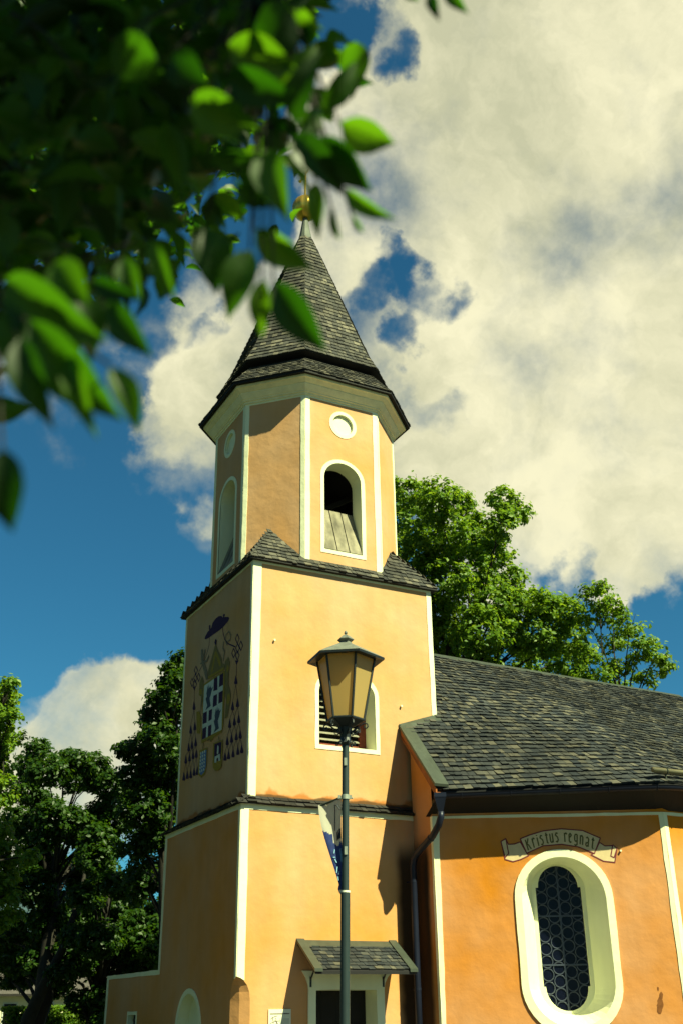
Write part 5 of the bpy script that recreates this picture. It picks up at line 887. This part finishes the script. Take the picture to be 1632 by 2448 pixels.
def leafmesh(name, cen, nor, size, m, parent, aspect=.62):
    n = len(cen); nor = nor/np.linalg.norm(nor, axis=1)[:, None]
    r = RNG.normal(size=(n, 3)); t = np.cross(nor, r); t /= np.linalg.norm(t, axis=1)[:, None]; b = np.cross(nor, t)
    s = size[:, None]
    v = np.stack([cen-t*s*.5, cen+b*s*aspect*.5+nor*s*.10, cen+t*s*.5, cen-b*s*aspect*.5+nor*s*.10], 1).reshape(-1, 3)
    f = np.arange(n)*4
    tri = np.stack([f, f+1, f+2, f, f+2, f+3], 1).reshape(-1)
    me = bpy.data.meshes.new(name); me.vertices.add(n*4); me.vertices.foreach_set('co', v.astype(np.float32).ravel())
    me.loops.add(n*6); me.loops.foreach_set('vertex_index', tri.astype(np.int32)); me.polygons.add(n*2)
    me.polygons.foreach_set('loop_start', np.arange(n*2, dtype=np.int32)*3); me.polygons.foreach_set('loop_total', np.full(n*2, 3, dtype=np.int32))
    me.materials.append(m); me.update(calc_edges=True); me.validate()
    o = bpy.data.objects.new(name, me); C.objects.link(o); o.parent = parent; return o
def crown_points(clumps, dens, leaf, sub=.26, flat=.8, inner=.45, grow=1.1):
    P = []; Nn = []
    for x, y, z, r in clumps:
        r *= grow*RNG.uniform(.85, 1.15); c = np.array((x, y, z)); ns = max(5, int(dens*r*r*4.2/(sub*sub)))
        d = RNG.normal(size=(ns, 3)); d /= np.linalg.norm(d, axis=1)[:, None]
        rad = r*(inner+(1.12-inner)*RNG.random((ns, 1))**.6); sc_ = c+d*rad*np.array((1, 1, flat))
        k = int(26)
        off = RNG.normal(size=(ns, k, 3))*sub*.42*np.array((1, 1, .6)); p = sc_[:, None, :]+off
        nn = off*.6+np.array((0, 0, .16))+d[:, None, :]*.10+RNG.normal(size=(ns, k, 3))*.10
        P.append(p.reshape(-1, 3)); Nn.append(nn.reshape(-1, 3))
    return np.concatenate(P), np.concatenate(Nn)
def make_tree(name, base, clumps, label, cat, m, leaf=.17, trunk_r=.28, dens=1.0, top=None, lean=(0, 0), extra=(), group=None, sub=.26, grow=1.1):
    root = empty(name, base, label, cat, group); B = Vector(base)
    cl_ = [Vector(c[:3]) for c in clumps]; zc = max(c.z for c in cl_); mean = sum(cl_, Vector())/len(cl_)
    P, Nn = crown_points(clumps, dens, leaf, sub=sub, grow=grow)
    P = P-np.array(base); leafmesh('crown', P, Nn, leaf*RNG.uniform(.7, 1.35, len(P)), m, root)
    tz = B.z+(zc-B.z)*.78; tip = Vector((mean.x, mean.y, tz)); mb = MB()
    path = [Vector((0, 0, -.1)), Vector((0, 0, .3)), (tip-B)*.25+Vector((lean[0], lean[1], 0)), (tip-B)*.55+Vector((lean[0]*.6, lean[1]*.6, 0)), (tip-B)*.8, tip-B]
    rr = [trunk_r*1.5, trunk_r*1.15, trunk_r, trunk_r*.7, trunk_r*.4, trunk_r*.12]; mb.tube(path, rr, 12)
    for c, cp in zip(clumps, cl_):
        q = cp-B; hz = max(q.z*.45, min(q.z-1.0*c[3]-.7, q.z*.8)); u = min(max(hz/max(path[-1].z, .1), .05), .95)
        # point on the trunk at that height
        for a, b, ra, rb in zip(path[:-1], path[1:], rr[:-1], rr[1:]):
            if a.z <= hz <= b.z: k = (hz-a.z)/(b.z-a.z); st_ = a+(b-a)*k; r0 = (ra+(rb-ra)*k)*.45; break
        else: st_ = path[3]; r0 = trunk_r*.3
        md = st_*.45+q*.55+Vector((random.uniform(-.2, .2), random.uniform(-.2, .2), .25)); mb.tube([st_, md, q], [min(max(r0, .035), .09), min(max(r0*.5, .022), .05), .010], 6)
        for _ in range(4):
            e_ = q+Vector((random.gauss(0, 1), random.gauss(0, 1), random.gauss(0, .6))).normalized()*c[3]*.9; mb.tube([md*.3+q*.7, e_], [.014, .005], 4)
    for pth, rad in extra: mb.tube([Vector(p)-B for p in pth], rad, 10)
    mb.build('trunk', M_BARK, root, smooth=True)
    return root
make_tree('maple_tree', (9.4, 11.5, 0), D_MAPLE, 'tall bright green maple rising behind the nave roof beside the steeple', 'tree', M_LEAF, leaf=.16, trunk_r=.34, dens=1.5, grow=.98)
make_tree('maple_tree', (16.5, 9.5, 0), D_MAPLE_B, 'smaller maple with open crown above the nave ridge at the right', 'tree', M_LEAF, leaf=.15, trunk_r=.22, dens=1.25, grow=.95)
make_tree('roadside_tree', (-5.6, 6.2, 0), D_LEFT_A, 'leafy tree cut off by the left edge of the picture, brightly lit', 'tree', M_LEAF, leaf=.14, trunk_r=.22, dens=1.8, sub=.22)
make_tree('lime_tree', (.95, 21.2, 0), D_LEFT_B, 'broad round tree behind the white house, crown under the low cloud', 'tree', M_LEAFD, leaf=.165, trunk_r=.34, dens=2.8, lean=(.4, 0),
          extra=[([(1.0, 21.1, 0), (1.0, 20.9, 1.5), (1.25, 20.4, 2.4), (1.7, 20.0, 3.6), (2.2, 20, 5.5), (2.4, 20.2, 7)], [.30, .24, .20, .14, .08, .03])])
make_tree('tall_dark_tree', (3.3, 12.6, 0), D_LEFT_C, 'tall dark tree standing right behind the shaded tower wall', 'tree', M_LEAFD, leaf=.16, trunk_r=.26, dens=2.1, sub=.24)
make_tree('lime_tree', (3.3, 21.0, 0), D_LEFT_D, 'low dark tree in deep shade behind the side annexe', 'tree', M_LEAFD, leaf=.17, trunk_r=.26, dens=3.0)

for k_, (bx_, by_, h_, lb_) in enumerate(((-13.5, 3.0, 9.5, 'unseen tree added left of the view to block sky light, nearest the church'), (-14.0, 14.0, 11, 'unseen tree added farther back on the left to block sky light'), (-18.0, -5.0, 9, 'unseen tree added behind the left of the view to block sky light'))):  # unseen trees, added to keep sky light off the left tower wall
    cl0 = [[bx_+random.uniform(-2.6, 2.6), by_+random.uniform(-2.6, 2.6), h_*random.uniform(.35, 1.0), random.uniform(1.3, 2.0)] for _ in range(22)]
    make_tree('roadside_tree', (bx_, by_, 0), cl0, lb_, 'tree', M_LEAFD, leaf=.34, trunk_r=.3, dens=.35, sub=.5)

# white house, hedge, far houses glimpsed under the trees
hs = empty('white_house', (-2.5, 30, 0), 'white rendered house glimpsed under the trees at the lower left', 'house')
M_HW = mat('white house render', (.78, .76, .64), rough=.9, var=.05, vscale=2)
mb = MB(); mb.box((-6, 0, 0), (9.6, 0, 0), (0, 8, 0), (0, 0, 3.4)); mb.add([(3.6, 0, 3.4), (3.6, 8, 3.4), (3.6, 4, 6.4), (-6, 0, 3.4), (-6, 8, 3.4), (-6, 4, 6.4)], [(0, 1, 2), (3, 5, 4)])
mb.build('wall', M_HW, hs)
mb = MB(); mb.box((-6.4, -.6, 3.1), (10.4, 0, 0), (0, 4.65, 3.42), (0, -.07, .12)); mb.box((-6.4, 8.6, 3.1), (10.4, 0, 0), (0, -4.65, 3.42), (0, .07, .12)); mb.build('roof', mat('brown roof tiles', (.035, .025, .022), var=.3, vscale=8), hs)
for x in (-4.6, -2.2, .2, 2.3):
    mb = MB(); mb.box((x, -.05, 1.2), (.95, 0, 0), (0, .07, 0), (0, 0, 1.25)); wf = mb.build('window', mat('brown window frame', (.10, .06, .04)), hs)
    mb = MB(); mb.box((x+.07, -.065, 1.27), (.81, 0, 0), (0, .03, 0), (0, 0, 1.11)); mb.build('pane', M_GLASS, wf)
hs2 = empty('cream_house', (9.5, 46, 0), 'pale cream house far off between tree trunks and annexe', 'house')
mb = MB(); mb.box((-5, 0, 0), (10, 0, 0), (0, 8, 0), (0, 0, 2.9)); mb.add([(5, 0, 2.9), (5, 8, 2.9), (5, 4, 5.6), (-5, 0, 2.9), (-5, 8, 2.9), (-5, 4, 5.6)], [(0, 1, 2), (3, 5, 4)]); mb.build('wall', mat('cream render', (.62, .55, .36), var=.08), hs2)
mb = MB(); mb.box((-5.4, -.6, 2.6), (10.8, 0, 0), (0, 4.65, 3.1), (0, -.07, .12)); mb.box((-5.4, 8.6, 2.6), (10.8, 0, 0), (0, -4.65, 3.1), (0, .07, .12)); mb.build('roof', mat('grey roof tiles', (.07, .06, .06), var=.3, vscale=8), hs2)
for x in (-4, -2, 0, 2, 4):
    mb = MB(); mb.box((x-.4, -.05, 1.0), (.8, 0, 0), (0, .07, 0), (0, 0, 1.3)); wf = mb.build('window', mat('white window frame', (.5, .5, .45)), hs2)
    mb = MB(); mb.box((x-.33, -.065, 1.07), (.66, 0, 0), (0, .03, 0), (0, 0, 1.16)); mb.build('pane', M_GLASS, wf)
hd = empty('clipped_hedge', (3.0, 25.5, 0), 'clipped green hedge in front of the far houses at the lower left', 'hedge')
n = 16000
P = RNG.uniform((-1.9, -.6, .05), (1.6, .6, 1.85), (n, 3)); ax_ = RNG.integers(0, 3, n)
P[ax_ == 0, 1] = -.6+RNG.normal(0, .04, (ax_ == 0).sum()); P[ax_ == 1, 2] = 1.85+RNG.normal(0, .04, (ax_ == 1).sum())
leafmesh('leaves', P, RNG.normal(size=(n, 3))+np.array((0, -.5, .8)), RNG.uniform(.08, .14, n), M_LEAF, hd)
mb = MB(); mb.box((-1.8, -.5, 0), (3.3, 0, 0), (0, 1.0, 0), (0, 0, 1.7)); mb.build('branches', M_BARK, hd)

# ------------------------------------------------------------------ tree overhanging the photographer
tb = Vector((-11.0, -16.6, 0))
near = empty('overhanging_beech', tb, 'tree whose out-of-focus leafy branches hang into the upper left corner', 'tree')
def leaf_template():
    # ovate leaf, length 1 along +y from the stalk, folded along the midrib and curled
    rowsn = 9; vs = []; fs = []
    for i in range(rowsn+1):
        u = i/rowsn; wv = math.sin(math.pi*min(u*1.02, 1)**.78)**.95*.5*(1-.12*u) if 0 < u < 1 else .004
        zc = -.30*(u-.45)**2*1.6
        for k, sx in enumerate((-1, -.5, 0, .5, 1)): vs.append((sx*wv, u, zc+.34*abs(sx)*wv+.012*math.sin(u*22)*abs(sx)))
    for i in range(rowsn):
        for k in range(4): fs.append((i*5+k, i*5+k+1, (i+1)*5+k+1, (i+1)*5+k))
    return np.array(vs), fs
LV, LF = leaf_template(); LF = np.array(LF)
def leaves_real(name, items, m, parent, origin):
    """items: (base, direction*length, normal, width)"""
    n = len(items); nv = len(LV); nf = len(LF); V = np.zeros((n, nv, 3)); F = np.zeros((n, nf, 4), dtype=np.int32)
    for i, (b, d, nr_, wd) in enumerate(items):
        L_ = np.linalg.norm(d); y = d/L_; x = np.cross(y, nr_); x /= np.linalg.norm(x)+1e-9; z = np.cross(x, y)
        V[i] = b+np.outer(LV[:, 0]*wd, x)+np.outer(LV[:, 1]*L_, y)+np.outer(LV[:, 2]*L_, z); F[i] = LF+i*nv
    V = V.reshape(-1, 3)-np.array(origin); F = F.reshape(-1, 4)
    me = bpy.data.meshes.new(name); me.vertices.add(len(V)); me.vertices.foreach_set('co', V.astype(np.float32).ravel())
    me.loops.add(F.size); me.loops.foreach_set('vertex_index', F.ravel()); me.polygons.add(len(F))
    me.polygons.foreach_set('loop_start', np.arange(len(F), dtype=np.int32)*4); me.polygons.foreach_set('loop_total', np.full(len(F), 4, dtype=np.int32))
    me.polygons.foreach_set('use_smooth', [True]*len(F)); me.materials.append(m); me.update(calc_edges=True); me.validate()
    o = bpy.data.objects.new(name, me); C.objects.link(o); o.parent = parent; return o
items = []; cc = np.array(CAM)
for bx, by, bz, tx, ty, tz, wd, an in D_NEAR:
    b = np.array((bx, by, bz)); t_ = np.array((tx, ty, tz)); view = cc-(b+t_)/2; view /= np.linalg.norm(view)
    d = t_-b; sd = np.cross(d, view); sd /= np.linalg.norm(sd); nr_ = view*math.cos(an)+sd*math.sin(an)+np.array((0, 0, .0))
    items.append((b, d, nr_, wd*1.2))
def rnd_leaf(p, L_, droop=.35):
    d = RNG.normal(size=3)*np.array((1, 1, .5)); d[2] -= droop; d /= np.linalg.norm(d)
    n_ = RNG.normal(size=3)*.55+np.array((0, 0, 1.0)); return (p, d*L_*RNG.uniform(.75, 1.25), n_, L_*RNG.uniform(.5, .66))
tw = MB(); tw2 = []
hub = Vector((-9.4, -17.6, 4.6))
for p in D_MASS:
    p = np.array(p)
    for k in range(6): items.append(rnd_leaf(p+RNG.normal(size=3)*.065, .085))
for p in D_MASS_FAR:
    p = np.array(p)
    for k in range(34): items.append(rnd_leaf(p+RNG.normal(size=3)*.17, .085))
S_ = np.array(sun_dir)
nshade = 0
allm = np.array(D_MASS)
for k in range(230):                  # unseen upper leaves added towards the sun to shade the lower twigs
    q = allm[RNG.integers(int(len(allm)*.45))]+S_*RNG.uniform(.9, 2.4)+RNG.normal(size=3)*.20
    v_ = Vector(q)-CAM; fz = v_.dot(fwd)
    if fz > 0 and v_.dot(rgt) > -.15*fz-.02 and v_.dot(up) < .75*fz: continue      # skip shading leaves that would come into view
    for j in range(24): items.append(rnd_leaf(q+RNG.normal(size=3)*.085, .09))
lf_all = leaves_real('crown', items, M_LEAFN, near, tb)
mb = MB()
mb.tube([Vector((0, 0, -.1)), Vector((0, 0, .5)), Vector((.1, -.05, 2.2)), Vector((.5, -.3, 3.6)), Vector((1.0, -.6, 5.0)), Vector((1.2, -.7, 7.0))], [.36, .28, .24, .2, .14, .05], 14)
h2 = hub-tb; limb0 = Vector((.5, -.3, 3.6))
mb.tube([limb0, limb0*.5+h2*.5+Vector((0, 0, .25)), h2], [.12, .09, .06], 10)
ml = [Vector(p) for p in D_MASS[::4]]+[Vector(p) for p in D_MASS_FAR[::5]]
for p in ml:
    q = p-tb; md = h2*.4+q*.6+Vector((0, 0, .15)); mb.tube([h2, md, q], [.018, .010, .003], 5)
for bx, by, bz, *_ in D_NEAR:
    b = Vector((bx, by, bz)); m0 = min(ml, key=lambda v: (v-b).length); mb.tube([m0-tb, (m0*.5+b*.5)-tb+Vector((0, 0, .02)), b-tb], [.004, .003, .0018], 5)
mb.build('trunk', M_BARK, near, smooth=True)
scene.render.film_transparent = False
